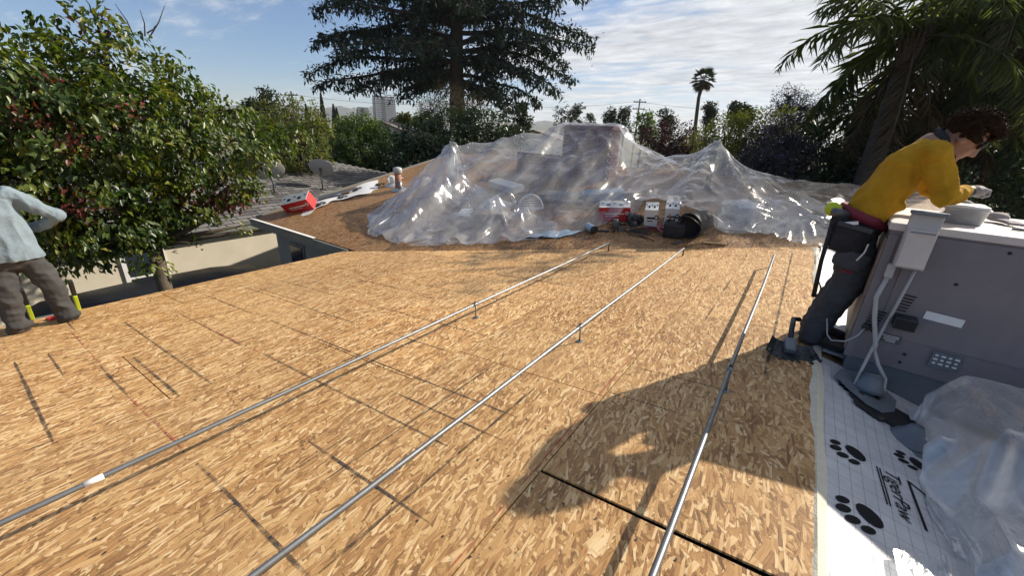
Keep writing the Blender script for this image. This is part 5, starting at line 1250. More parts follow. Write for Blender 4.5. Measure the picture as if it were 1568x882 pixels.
# ------------------------------------------------------------------ clear plastic sheeting (small cloth solver)
def resample(poly, n):
    poly = np.array(poly, float); d = np.r_[0, np.cumsum(np.linalg.norm(np.diff(poly, axis=0), axis=1))]
    t = np.linspace(0, d[-1], n); return np.stack([np.interp(t, d, poly[:, k]) for k in range(poly.shape[1])], 1)
def drape(front, back, nu, nv, Hf, slack=1.05, steps=45, its=10, seed=0, jit=.05, edge_lift=None, pins=None, grav=5.0, smooth_it=2600, slack_u=None):
    r = np.random.default_rng(seed); su = slack_u or slack
    fr, bk = resample(front, nu), resample(back, nu)
    t = np.linspace(0, 1, nv)[:, None, None]
    XY = fr[None] * (1 - t) + bk[None] * t            # nv,nu,2
    Hh = Hf(XY[..., 0], XY[..., 1]); Z = Hh.copy() + .02
    lift = np.zeros(nu) if edge_lift is None else np.interp(np.linspace(0, 1, nu), *edge_lift)
    e0 = Hh[0] + .015 + lift; Z[0] = e0
    for _ in range(smooth_it):                        # taut membrane over the obstacles
        A_ = Z.copy(); A_[1:-1, 1:-1] = (Z[:-2, 1:-1] + Z[2:, 1:-1] + Z[1:-1, :-2] + Z[1:-1, 2:]) / 4
        A_[1:-1, 0] = (Z[:-2, 0] + Z[2:, 0]) / 2; A_[1:-1, -1] = (Z[:-2, -1] + Z[2:, -1]) / 2
        Z = np.maximum(A_, Hh + .02); Z[0] = e0
    X = np.concatenate([XY, Z[..., None]], 2)
    rest = X.copy()
    gx, gy = np.meshgrid(np.linspace(0, 1, nu), np.linspace(0, 1, nv))
    bump = sum(a * np.sin(f1 * gx * 6.28 + f2 * gy * 6.28 + p) for a, f1, f2, p in zip(r.uniform(.3, 1, 14), r.integers(4, nu // 9, 14), r.integers(-2, 3, 14), r.uniform(0, 6.3, 14))) / 4
    X[..., 2] += np.abs(bump) * jit + r.uniform(0, .01, bump.shape)
    cons = []
    def grp(di, dj, stiff):
        for p in (0, 1):
            i0 = np.arange(nv)[:, None] + np.zeros((1, nu), int); j0 = np.arange(nu)[None] + np.zeros((nv, 1), int)
            i1, j1 = i0 + di, j0 + dj; ok = (i1 >= 0) & (i1 < nv) & (j1 >= 0) & (j1 < nu)
            par = ((i0 // max(1, abs(di))) if dj == 0 else (j0 // max(1, abs(dj)))) % 2 == p; ok &= par
            a = (i0 * nu + j0)[ok]; b_ = (i1 * nu + j1)[ok]
            L_ = np.linalg.norm(rest.reshape(-1, 3)[a] - rest.reshape(-1, 3)[b_], axis=1) * (su if di == 0 else slack if dj == 0 else (su + slack) / 2)
            cons.append((a, b_, L_, stiff))
    for di, dj, s in ((1, 0, 1.), (0, 1, 1.), (1, 1, .6), (1, -1, .6), (2, 0, .15), (0, 2, .15), (4, 0, .15), (0, 4, .15)): grp(di, dj, s)
    x = X.reshape(-1, 3).copy(); v = np.zeros_like(x); w_ = np.ones(len(x))
    if pins is not None: w_[pins(nu, nv)] = 0
    dt = .03
    for st in range(steps):
        v[:, 2] -= grav * dt; p = x + v * dt * w_[:, None]
        for _ in range(its):
            for a, b_, L_, s in cons:
                d = p[b_] - p[a]; l = np.linalg.norm(d, axis=1) + 1e-9; c = (l - L_) / l * .5 * s
                if s < 1: c = np.where(s < .2, np.minimum(c, 0), c)
                cr = d * c[:, None]; p[a] += cr * w_[a][:, None]; p[b_] -= cr * w_[b_][:, None]
            h = Hf(p[:, 0], p[:, 1]) + .012; pen = p[:, 2] < h
            p[pen, 2] = h[pen]; p[pen, :2] = x[pen, :2] + .35 * (p[pen, :2] - x[pen, :2])
        v = (p - x) / dt * .90; x = p
    return x.reshape(nv, nu, 3)
def boxh(x, y, x0, x1, y0, y1, top, k=7.0):
    dx = np.maximum(np.maximum(x0 - x, x - x1), 0); dy = np.maximum(np.maximum(y0 - y, y - y1), 0)
    return top - k * np.hypot(dx, dy)
def Hplane(x, y):
    return np.maximum(3.55 + .1025 * x, np.where(y < 11, 2.88 + .2 * (y - 3.97), 4.286 - .21 * (y - 11)))
def Hbig(x, y):
    h = np.maximum(3.55 + .1025 * x, np.where(y < 11, 2.88 + .2 * (y - 3.97), 4.286 - .21 * (y - 11)))
    h = np.where(x > .36, np.maximum(3.587 - .25 * (x - .36), h - 10 * (x > 2.4)), h)
    for a in ((-5.3, -3.9, 9.5, 10.33, 5.275, 2.6), (-6.7, -5.2, 9.5, 10.3, 4.56, 2.2), (-1.80, -1.64, 9.72, 9.88, 5.02), (-7.22, -6.98, 7.38, 7.62, 4.64), (-3.1, -2.5, 7.25, 7.65, 3.86), (-2.25, -1.65, 7.3, 7.85, 3.97),
              (-4.75, -3.65, 7.7, 8.1, 3.86), (-6.4, -5.4, 7.95, 8.3, 3.90), (-5.3, -4.5, 6.1, 6.4, 3.55), (-4.85, -4.3, 7.05, 7.4, 3.85), (-.95, -.55, 8.1, 8.5, 3.98), (-1.55, -1.1, 7.05, 7.35, 3.86)):
        h = np.maximum(h, boxh(x, y, *a))
    return h
def crumple(G_, peaks, amp=.035, seed=0, fine=.010):
    """long tension folds running off the peaks, plus shallow crinkles"""
    nv, nu, _ = G_.shape; du = np.gradient(G_, axis=1); dv_ = np.gradient(G_, axis=0); Nn = np.cross(du, dv_); Nn /= np.linalg.norm(Nn, axis=2, keepdims=True) + 1e-9
    r = np.random.default_rng(seed); P = G_.reshape(-1, 3); d = np.zeros(len(P))
    for px_, py_, n, rad in peaks:
        dx, dy = P[:, 0] - px_, P[:, 1] - py_; dist = np.hypot(dx, dy); th = np.arctan2(dy, dx) + .10 * wob(P, 2.2, seed + int(n), 2)
        f = sum((1 - np.abs(np.sin(th * k / 2 + ph))) ** 2.6 * 1.5 * a for k, ph, a in zip(r.integers(n // 2, n + 2, 4), r.uniform(0, 6.3, 4), (.5, .35, .3, .2)))
        d += (f - .4) * np.clip(dist / .5, 0, 1) * np.exp(-(dist / rad) ** 2)
    cr = folds(P, 2.3, seed + 40) * .6
    d = d * amp + cr * fine * 2
    fade = np.minimum(1, np.minimum(np.arange(nv)[:, None], nv - 1 - np.arange(nv)[:, None]) / 3 + .3) * np.ones((1, nu))
    return G_ + Nn * (d.reshape(nv, nu) * fade)[..., None]
def sheet_obj(name, G_, mat, label, cat='plastic sheet', sub=1):
    nv, nu, _ = G_.shape
    Fs = [(j * nu + i, j * nu + i + 1, (j + 1) * nu + i + 1, (j + 1) * nu + i) for j in range(nv - 1) for i in range(nu - 1)]
    c = G_.reshape(-1, 3).mean(0); o = mesh_obj(name, G_.reshape(-1, 3), Fs, mat, org=tuple(c), smooth=True)
    if sub: s_ = o.modifiers.new('subdivision', 'SUBSURF'); s_.levels = sub; s_.render_levels = sub
    tag(o, label, cat); return o
def ridgeh(x, y, p, q, k=5.0, sag=0.0):
    p, q = np.array(p), np.array(q); d = q - p; t = np.clip(((x - p[0]) * d[0] + (y - p[1]) * d[1]) / (d[0] ** 2 + d[1] ** 2), 0, 1)
    return p[2] + d[2] * t - sag * 4 * t * (1 - t) - k * np.hypot(x - p[0] - d[0] * t, y - p[1] - d[1] * t)
def Hbig2(x, y):      # the sheet is also pulled taut along a few lines
    h = Hbig(x, y)
    for a, b_, s in (((-5.25, 9.6, 5.27), (-7.1, 7.5, 4.64), .02), ((-7.1, 7.5, 4.64), (-7.6, 5.6, 3.25), .0), ((-1.72, 9.8, 5.02), (.55, 8.35, 3.78), .02), ((-6.9, 7.5, 4.6), (-6.0, 5.1, 3.35), -.10), ((-5.6, 9.3, 4.9), (-4.9, 6.6, 3.75), .10), ((-7.1, 7.5, 4.62), (-7.15, 5.25, 3.22), -.14), ((-7.0, 7.5, 4.6), (-6.5, 5.0, 3.25), -.16), ((-6.9, 7.6, 4.58), (-5.3, 5.6, 3.4), -.05), ((-5.25, 9.5, 5.25), (-5.7, 6.9, 3.95), -.05), ((-4.5, 9.5, 5.25), (-4.1, 6.9, 3.85), .05), ((-1.72, 9.7, 5.0), (-1.7, 7.6, 4.05), .03), ((-1.65, 9.75, 5.0), (-.55, 7.95, 3.95), .0), ((-3.9, 9.5, 5.2), (-3.1, 7.5, 3.9), .25)):
        h = np.maximum(h, ridgeh(x, y, a, b_, 6.0, s))
    return h
front = [(-7.75, 5.45), (-7.0, 4.95), (-5.9, 4.75), (-5.2, 4.95), (-4.2, 5.45), (-3.35, 6.15), (-2.9, 6.85), (-2.45, 7.32), (-1.9, 7.38), (-1.45, 7.25), (-1.0, 7.42), (-.3, 7.75), (.55, 8.0)]
back = [(-9.3, 11.6), (-6.5, 12.4), (-3, 12.6), (.2, 12.0), (2.2, 11.2)]
big = drape(front, back, 180, 140, Hbig2, 1.006, 20, 10, 4, .07, ([0, .52, .58, .66, .75, .82, 1], [0, 0, .05, .10, .06, 0, 0]), grav=1.2, slack_u=1.05)
PK = [(-4.6, 9.8, 12, 3.2), (-7.1, 7.5, 12, 2.2), (-1.72, 9.8, 12, 2.2), (-5.2, 9.5, 9, 2.6), (-3.9, 9.5, 9, 2.6), (-2.0, 7.4, 10, 1.2), (-5.9, 5.2, 10, 1.6)]
big = crumple(big, PK, .07, 3, .006); big[..., 2] = np.maximum(big[..., 2], Hplane(big[..., 0], big[..., 1]) + .008)
sheet_obj('plastic_sheet', big, M['poly'], 'huge clear plastic sheet tented over the brick chimney and far deck')
# a second, crumpled layer over the left front
f2_ = [(-7.4, 5.3), (-6.7, 4.72), (-5.6, 4.62), (-4.7, 5.05), (-3.9, 5.6), (-3.45, 6.15)]
b2_ = [(-7.15, 7.6), (-6.6, 7.9), (-5.9, 7.6), (-5.2, 7.3), (-4.6, 7.0), (-3.7, 6.7)]
def H2(x, y):
    h = Hbig(x, y) + .02
    for a, b_ in (((-6.3, 5.1, 3.2), (-6.6, 6.6, 3.95)), ((-5.3, 5.3, 3.25), (-5.0, 6.6, 3.85)), ((-7.2, 5.7, 3.3), (-7.1, 7.3, 4.4)), ((-4.6, 5.6, 3.3), (-4.3, 6.6, 3.7))): h = np.maximum(h, ridgeh(x, y, a, b_, 1.6))
    return h
sheet_obj('plastic_sheet', crumple(drape(f2_, b2_, 120, 70, H2, 1.02, 26, 10, 9, .12, grav=2.0, slack_u=1.16), [(-7.1, 7.5, 12, 2.0)], .05, 6, .008), M['poly'], 'crumpled clear plastic layer bunched at the left front of the tent')
# right tail running down past the roof edge
f3_ = [(-1.0, 7.55), (-.3, 7.55), (.2, 7.35), (.62, 7.2)]; b3_ = [(-1.2, 9.0), (-.4, 9.3), (.4, 9.2), (1.3, 8.8)]
def H3(x, y): return Hbig(x, y) + .05 + .10 * np.exp(-((x - .1) ** 2 + (y - 8.1) ** 2) / .08)
sheet_obj('plastic_sheet', crumple(drape(f3_, b3_, 70, 54, H3, 1.02, 24, 9, 12, .08, grav=2.0, slack_u=1.12), [(-1.0, 8.9, 14, 1.6), (.1, 8.1, 12, .8)], .03, 8, .008), M['poly'], 'rumpled plastic tail at the right end of the tent by the worker')
# near heaps in the lower right corner
def H4(x, y):
    h = np.maximum(3.60 - .25 * (x - .36), -9)
    h = np.maximum(h, boxh(x, y, .98, 1.9, 2.45, 3.0, 3.86, 2.2)); h = np.maximum(h, boxh(x, y, .84, .88, 2.55, 2.75, 3.68, 2.5))
    h = np.maximum(h, boxh(x, y, .93, 1.6, 1.9, 2.1, 3.66, 2.0)); return h
sheet_obj('plastic_sheet', drape([(.80, 2.20), (.88, 1.85), (1.05, 1.55), (1.9, 1.4)], [(.84, 2.98), (.95, 3.14), (1.3, 3.16), (2.1, 3.14)], 100, 84, H4, 1.02, 26, 10, 17, .06, grav=2.0, slack_u=1.09), M['poly_near'], 'milky plastic sheet heaped in shade against the grey unit')
def H5(x, y):
    h = 3.62 - .25 * (x - .36) + .05 * np.exp(-((x - .95) ** 2 + (y - 1.55) ** 2) / .03) + .06 * np.exp(-((x - 1.2) ** 2 + (y - 1.8) ** 2) / .03)
    return h
sheet_obj('plastic_sheet', drape([(.60, .55), (1.0, .5), (1.7, .6)], [(.64, 1.76), (.88, 1.95), (1.7, 2.2)], 110, 84, H5, 1.08, 30, 9, 23, .10, grav=3.0, slack_u=1.22), M['poly_near'], 'crinkled sunlit plastic sheet in the lower right corner')
# ------------------------------------------------------------------ vegetation
def at(px_, py_, D):
    d = fw + rt * ((px_ - 784) / F_PX) + up * ((441 - py_) / F_PX); return CAM + d * (D / math.hypot(d.x, d.y))
def nrm(a): return a / (np.linalg.norm(a, axis=1, keepdims=True) + 1e-9)
def leaf_obj(name, C_, D_, N_, L_, W_, tint, mat, parent, fold=.25, curl=.2):
    D_ = nrm(D_); S_ = nrm(np.cross(D_, N_)); U_ = np.cross(S_, D_); L_ = np.broadcast_to(L_, len(C_))[:, None]; W_ = np.broadcast_to(W_, len(C_))[:, None]
    mid = C_ + D_ * L_ * .45
    v0 = C_; v1 = mid + S_ * W_ * .5 + U_ * W_ * fold; v2 = C_ + D_ * L_ - U_ * L_ * curl * .5; v3 = mid - S_ * W_ * .5 + U_ * W_ * fold
    V = np.stack([v0, v1, v2, v3], 1).reshape(-1, 3) - np.array(ORG[parent]); n = len(C_)
    me = bpy.data.meshes.new(name); me.vertices.add(4 * n); me.vertices.foreach_set('co', V.ravel().astype(np.float32))
    me.loops.add(6 * n); idx = (np.arange(n)[:, None] * 4 + np.array([0, 1, 2, 0, 2, 3])[None]).ravel(); me.loops.foreach_set('vertex_index', idx.astype(np.int32))
    me.polygons.add(2 * n); me.polygons.foreach_set('loop_start', (np.arange(2 * n) * 3).astype(np.int32))
    at_ = me.attributes.new('tint', 'FLOAT', 'POINT'); at_.data.foreach_set('value', np.repeat(np.clip(tint, 0, 1), 4).astype(np.float32))
    me.update(calc_edges=True); me.materials.append(mat)
    o = bpy.data.objects.new(name, me); col.objects.link(o); o.parent = parent; ORG[o] = ORG[parent]; return o
def foliage(blobs, ncl, per, clr, L_, W_, seed, droop=.35, shell=.55, flat=.85):
    r = np.random.default_rng(seed); B = np.array([(b[0].x, b[0].y, b[0].z, b[1]) for b in blobs]); pw = B[:, 3] ** 2.2; pw /= pw.sum()
    k = r.choice(len(B), ncl, p=pw); d = nrm(r.normal(size=(ncl, 3))); rad = (shell + (1.08 - shell) * r.random(ncl) ** .7)
    rad *= 1 + .16 * np.sin(d[:, 0] * 5 + k) * np.cos(d[:, 1] * 6 + k * 2) + .10 * np.sin(d[:, 2] * 9 + k)
    cc = B[k, :3] + d * (B[k, 3] * rad)[:, None] * np.array([1, 1, flat])
    ctint = r.normal(0, .16, ncl)
    C_ = np.repeat(cc, per, 0) + nrm(r.normal(size=(ncl * per, 3))) * (clr * r.random(ncl * per) ** .5)[:, None]
    out = np.repeat(d, per, 0); cd_ = np.repeat(r.normal(size=(ncl, 3)) * .45, per, 0); D_ = out * .6 + cd_ + r.normal(size=C_.shape) * .42 + np.array([0, 0, -droop])
    N_ = out * .7 + np.array([0, 0, .8]) + cd_ * .3 + r.normal(size=C_.shape) * .40
    tint = .42 + np.repeat(ctint, per) + r.normal(0, .13, len(C_))
    s = r.uniform(.7, 1.25, len(C_))
    return C_, D_, N_, L_ * s, W_ * s, tint, cc
def tree(name, label, cat, base, blobs, mat, ncl, per, clr, L_, W_, seed, trunk_r=.15, fork=None, bark='bark', group=None, droop=.35, redden=0, shell=.55, flat=.85, limbs=True):
    base = Vector(base); t = thing(name, base, label, cat, group); bl = [(at(*b[:3]), b[3]) for b in blobs]
    C_, D_, N_, Ls, Ws, tint, cc = foliage(bl, ncl, per, clr, L_, W_, seed, droop, shell, flat)
    r = np.random.default_rng(seed + 1)
    if redden:
        pk = cc[r.choice(len(cc), redden)]; dm = np.min(np.linalg.norm(cc[:, None] - pk[None], axis=2), 1); rp = np.repeat(np.clip(1.15 - dm / .34, 0, .75), per)
        tint = np.where(r.random(len(tint)) < rp, r.uniform(.9, 1, len(tint)), np.minimum(tint + .05, .86))
    q = MB(); ctr = sum((b[0] for b in bl), Vector()) / len(bl)
    fk = Vector(fork) if fork is not None else Vector((base.x * .7 + ctr.x * .3, base.y * .7 + ctr.y * .3, base.z + (ctr.z - base.z) * .55))
    q.tube([base - Vector((0, 0, .1)), base.lerp(fk, .5) + Vector((.06, .04, 0)) * trunk_r * 4, fk], [trunk_r * 1.35, trunk_r, trunk_r * .85], 10)
    if limbs:
        for b, br in bl:
            m_ = fk.lerp(b, .5) + Vector(r.normal(size=3) * .12 * br); q.tube([fk, m_, b], [trunk_r * .6, trunk_r * .38, trunk_r * .15], 7)
        for i in range(0, ncl, max(1, ncl // 160)):
            c = Vector(cc[i]); j = min(range(len(bl)), key=lambda k: (bl[k][0] - c).length); a = bl[j][0]
            q.tube([a, a.lerp(c, .55) + Vector(r.normal(size=3) * .08), c], [trunk_r * .14, trunk_r * .09, trunk_r * .03 + .002], 4, False)
    q.build('trunk', M[bark], t, True)
    o = leaf_obj('crown', C_, D_, N_, Ls, Ws, tint, mat, t); o['kind'] = 'stuff'; return t
# the big pear-like tree at left
pear = [(60, 125, 10, .95), (165, 115, 10, .85), (255, 148, 10.2, .78), (330, 165, 10.3, .50), (30, 190, 9.8, 1.1), (150, 195, 9.6, 1.15), (255, 220, 9.8, .95), (355, 215, 10.1, .75), (415, 215, 10.4, .42), (455, 208, 10.8, .30),
        (60, 300, 9.8, .9), (160, 310, 9.6, .9), (255, 300, 9.7, .65), (350, 285, 9.9, .52), (388, 300, 10, .26), (105, 360, 9.8, .55), (210, 350, 9.6, .42), (-70, 165, 9.5, 1.2), (-70, 300, 9.5, 1.1), (150, 38, 10.2, .30), (75, 50, 10.3, .3),
        (120, 395, 9.7, .22), (165, 385, 9.6, .28), (372, 345, 9.7, .13), (290, 372, 9.5, .15), (232, 405, 9.5, .20), (385, 352, 9.7, .08), (330, 330, 9.7, .2), (240, 380, 9.5, .18), (45, 345, 9.8, .5), (85, 375, 9.8, .3)]
tp_ = tree('broadleaf_tree', 'large glossy-leaved tree with reddish sprays behind the pale-blue worker', 'tree', (-9.85, 2.05, .05), pear, M['pear'], 1250, 20, .20, .118, .062, 31, .13, (-9.75, 2.15, 2.75), redden=16, droop=.8, shell=.45)
for a, b in (((205, 55, 10.2), (176, 5, 10.2)), ((222, 55, 10.2), (214, 14, 10.2)), ((228, 58, 10.2), (252, 8, 10.2)), ((225, 50, 10.2), (238, 38, 10.2)), ((140, 20, 10.2), (128, -6, 10.2))):
    A_, B_ = at(*a), at(*b); MB().tube([A_, A_.lerp(B_, .5) + Vector((.03, .02, 0)), B_], [.012, .009, .004], 5).build('bare_twig', M['bark_dark'], tp_)
# cedar
def cedar():
    K = 1.52; base = Vector((-25.84, 27.97, 0)); t = thing('cedar_tree', base, 'huge dark cedar with spreading drooping limbs rising in the middle', 'tree')
    q = MB(); r = np.random.default_rng(5)
    q.tube([base, base + Vector((.05, 0, 5)), base + Vector((-.1, .1, 9)), base + Vector((.05, 0, 13)), base + Vector((0, 0, 20.5))], [.85, .70, .60, .48, .15], 12)
    R_ = rt.copy(); R_.z = 0; R_.normalize(); Fh = Vector((fw.x, fw.y, 0)).normalized()
    Cs, Ds, Ns, Ls, Ts = [], [], [], [], []
    spec = []        # (height, direction angle from camera-right, length, tip rise)
    for h, a, l, tr_ in ((7.9, 180, 7.4, -.3), (8.5, 188, 8.0, -.1), (8.2, 165, 6.6, -.5), (9.4, 178, 7.2, .5), (10.2, 195, 6.8, .7), (9.0, 205, 6.0, .1), (10.9, 170, 6.5, .9), (8.9, 5, 6.3, -.1), (9.6, -14, 7.0, .5), (10.6, 10, 7.4, .3), (8.5, -8, 5.8, -.6),
                         (7.9, 15, 4.6, -.6), (7.8, 185, 3.4, -.6), (7.6, -30, 3.8, -.8), (8.1, 200, 4.2, -.5), (7.7, 160, 3.2, -.5), (11.4, 185, 6.2, .6), (11.6, -4, 6.6, .6), (7.5, 25, 3.4, -.7), (7.4, -8, 3.0, -.8), (9.9, 172, 7.0, .0), (8.7, 192, 6.2, .4), (9.2, 12, 6.6, .5), (10.0, -6, 5.6, -.2)): spec.append((h, a, l, tr_))
    for i in range(20): spec.append((r.uniform(8.3, 14.2), r.uniform(0, 360), r.uniform(2.4, 5.8), r.uniform(-.6, 1.0)))
    for h, a, l, tr_ in spec:
        if h > 12: l *= .75
        h = 5 + (h - 5) * K; l *= K; tr_ *= K
        an = RAD(a); d = R_ * math.cos(an) + Fh * math.sin(an); side = Vector((-d.y, d.x, 0)); s0 = base + Vector((0, 0, h - .25)); n = 10; pts = []
        kk = r.uniform(-.35, .35); ph = r.uniform(0, 6)
        for i in range(n + 1):
            u = i / n; wv = .7 * math.sin(u * 4 + ph); pts.append(s0 + d * (l * u) + side * (wv * u + kk * l * u * u * .5) + Vector((0, 0, tr_ * u + .5 * math.sin(u * math.pi) - .85 * u ** 3 + .18 * math.sin(u * 9 + ph))))
        q.tube(pts, [.19 * (1 - .88 * i / n) * (.7 + l / 21) for i in range(n + 1)], 6)
        m_ = int(l * 3.6)
        for k in range(m_):
            u = .12 + .88 * (k + r.random() * .6) / m_; i_ = min(n - 1, int(u * n)); p = pts[i_].lerp(pts[i_ + 1], min(1, u * n - i_))
            for s in (-1, 1):
                if r.random() < .22: continue
                bl_ = K * (1.5 - .8 * u) * r.uniform(.35, 1.2); bd = (side * s + d * r.uniform(.1, 1.0) + Vector((0, 0, r.uniform(-.55, .30)))).normalized()
                e = p + bd * bl_ + Vector((0, 0, -.18 * bl_)); q.tube([p, p.lerp(e, .5) + Vector((0, 0, .06)), e], [.028, .018, .006], 3, False)
                nn_ = int(12 * bl_) + 3; f = r.random(nn_) ** .8; c = np.array(p)[None] + (np.array(e) - np.array(p))[None] * f[:, None] + r.normal(size=(nn_, 3)) * np.array([.18, .18, .15])
                Cs.append(c); hang = r.random(nn_) < .45
                dd = np.array(bd)[None] * .6 + r.normal(size=(nn_, 3)) * np.array([.55, .55, .25]); dd[hang] = np.array([0, 0, -1]) + r.normal(size=(hang.sum(), 3)) * .35
                Ds.append(dd); Ns.append(np.array([0, 0, .6]) + r.normal(size=(nn_, 3)) * .7); Ls.append(r.uniform(.20, .52, nn_) * np.where(hang, 1.15, 1)); Ts.append(.40 + r.normal(0, .2, nn_) + r.normal(0, .14))
    q.build('trunk', M['bark_dark'], t, True)
    C_ = np.concatenate(Cs); L_ = np.concatenate(Ls)
    o = leaf_obj('crown', C_, np.concatenate(Ds), np.concatenate(Ns), L_, L_ * .36, np.concatenate(Ts), M['needle'], t, .1, .3); o['kind'] = 'stuff'
cedar()
G1 = 'trees between the houses'
tree('broadleaf_tree', 'mid green tree just right of the reddish-leaved tree, above the dishes', 'tree', (-15.2, 8.1, 0), [(425, 193, 17.5, .9), (455, 186, 17.5, .85), (482, 208, 17.8, .65), (445, 228, 17.2, .95), (480, 240, 17.5, .6), (415, 233, 17, .8), (495, 193, 18, .35)], M['olive'], 900, 10, .18, .11, .06, 41, .14, group=G1)
tree('broadleaf_tree', 'rounded bright green tree standing behind the grey shingled roof', 'tree', (-17.3, 12.2, 0), [(553, 219, 21, 1.35), (522, 229, 20.8, .75), (588, 222, 21, .85), (545, 196, 21, .75), (575, 199, 21, .6), (555, 246, 20.8, 1.05), (515, 246, 20.8, .6), (598, 239, 21, .5)], M['green'], 1100, 10, .2, .12, .07, 43, .16, group=G1)
tree('shrub', 'dark bush at the right foot of the rounded tree', 'shrub', (-15.4, 13, 0), [(600, 244, 20, .65), (590, 256, 20, .6), (612, 256, 20, .5)], M['dkgreen'], 240, 10, .2, .12, .07, 44, .05, group=G1)
tree('broadleaf_tree', 'dense dark glossy-leaved tree below the cedar trunk', 'tree', (-12.3, 13.2, 0), [(650, 219, 18, 1.05), (695, 204, 18, 1.15), (745, 202, 18, 1.0), (785, 210, 18, .55), (700, 239, 17.6, 1.25), (640, 246, 17.6, .95), (755, 236, 17.6, .95), (625, 229, 18, .6), (720, 184, 18.2, .5)], M['dkgreen'], 1500, 10, .2, .15, .075, 47, .2, group=G1)
tree('shrub', 'leafless brownish bush showing behind the cedar trunk', 'shrub', (-15.0, 15.6, 0), [(690, 159, 21.5, .95), (660, 169, 21.5, .7), (725, 164, 21.5, .7)], M['twig'], 500, 10, .3, .13, .022, 49, .08, group=G1)
G2 = 'garden shrubs behind the plastic'
tree('shrub', 'dark plum-coloured bush behind the right of the plastic tent', 'shrub', (-5.2, 19.3, 0), [(1030, 217, 20, .95), (1000, 213, 20, .6), (1060, 220, 20, .7), (1040, 245, 19.8, 1.0), (1010, 240, 20, .8)], M['plum'], 700, 10, .2, .10, .06, 51, .08, group=G2)
tree('shrub', 'tall yellow-green hedge bush between plum bush and palm', 'shrub', (-2.5, 17.8, 0), [(1110, 210, 18, .85), (1150, 205, 18, .9), (1080, 215, 18.2, .6), (1190, 195, 18, .8), (1120, 245, 17.8, 1.0), (1165, 235, 17.8, 1.0), (1135, 185, 18.2, .45)], M['olive'], 1100, 10, .2, .10, .045, 53, .09, group=G2)
tree('shrub', 'dusky violet-grey bush in front of the yellow-green hedge', 'shrub', (-1.1, 15.9, 0), [(1175, 230, 16.08, 0.744), (1200, 205, 16.32, 0.6), (1150, 260, 15.84, 0.744), (1190, 265, 15.6, 0.84), (1215, 235, 15.84, 0.6)], M['violet'], 800, 10, .18, .085, .05, 55, .07, group=G2)
tree('shrub', 'purple-grey feathery treetop against the sky left of the palm', 'shrub', (.0, 19.3, 0), [(1208, 150, 19.3, .45), (1225, 165, 19.3, .55), (1195, 165, 19.3, .4), (1220, 190, 19.3, .7)], M['violet'], 420, 10, .22, .09, .03, 56, .08, group=G2)
tree('shrub', 'dark green shrub behind the plastic tail and below the palm fronds', 'shrub', (.3, 16.5, 0), [(1225, 280, 16.47, 0.81), (1255, 260, 16.74, 0.81), (1200, 300, 16.2, 0.81), (1250, 310, 15.93, 0.81), (1280, 280, 16.74, 0.743), (1165, 300, 16.74, 0.675), (1240, 225, 17.01, 0.675)], M['dkgreen'], 1000, 10, .19, .12, .06, 57, .07, group=G2)
tree('shrub', 'shaded leafy shrub right behind the yellow-shirted worker', 'shrub', (2.4, 17.3, 0), [(1340, 290, 16.95, 1.05), (1380, 250, 17.25, 1.05), (1300, 250, 18, 0.75), (1400, 300, 16.8, 1.05), (1340, 220, 18, 0.9)], M['dkgreen'], 1000, 10, .21, .13, .07, 58, .07, group=G2)
tree('broadleaf_tree', 'dark bushy tree filling the right edge behind the worker', 'tree', (7.4, 22.5, 0), [(1480, 230, 23, 2.2), (1540, 200, 22.4, 2.2), (1440, 180, 24.4, 1.6), (1500, 150, 24, 2), (1560, 110, 23.6, 2), (1450, 280, 22.4, 1.6), (1530, 290, 21.6, 1.8), (1600, 250, 21.6, 2.2), (1600, 60, 24, 2.4), (1530, 70, 25, 1.8), (1480, 330, 21.2, 1.4), (1570, 330, 20.4, 1.6)], M['dkgreen'], 2200, 10, .4, .20, .09, 59, .18)
# far trees, each its own thing
FT = [((405, 158, 48), 1.7, 'farleaf', 'dark conical tree on the skyline above the reddish-leaved tree', 3), ((388, 168, 46), 1.0, 'farleaf', 'small dark tree left of the conical skyline tree', 2), ((640, 188, 55), 1.5, 'green', 'distant green tree right of the office block', 3), ((660, 195, 42), 1.6, 'farleaf', 'distant dark tree between white house and glossy dark tree', 3),
      ((800, 172, 44), 1.3, 'farleaf', 'upright pine right of the cedar trunk', 4), ((860, 180, 72), 2.6, 'farleaf', 'wide flat distant tree just left of the chimney top', 3), ((882, 172, 74), 1.5, 'farleaf', 'taller distant tree behind the wide flat one', 3), ((905, 186, 80), 1.6, 'farleaf', 'tiny distant tree directly behind the chimney top', 2),
      ((938, 180, 62), 1.5, 'farleaf', 'distant tree left of the crossarm pole, the left of a pair', 3), ((958, 178, 60), 1.5, 'farleaf', 'distant tree left of the crossarm pole, the right of a pair', 3), ((1018, 185, 52), 1.5, 'farleaf', 'distant dark tree between pole and tall palm', 3), ((1087, 170, 56), 1.2, 'farleaf', 'distant pine just right of the tall palm trunk', 4), ((1126, 168, 60), 1.0, 'farleaf', 'small distant pine farther right of the tall palm', 3),
      ((1140, 175, 48), 1.0, 'farleaf', 'small distant tree above the yellow-green hedge', 2), ((530, 196, 60), 1.6, 'olive', 'distant olive tree left behind the rounded tree', 2), ((575, 196, 70), 1.6, 'green', 'distant green tree below the office block', 2), ((620, 195, 38), 1.3, 'olive', 'distant olive tree above the low cream house', 2), ((985, 195, 46), 1.6, 'green', 'distant green tree at the foot of the crossarm pole', 2)]
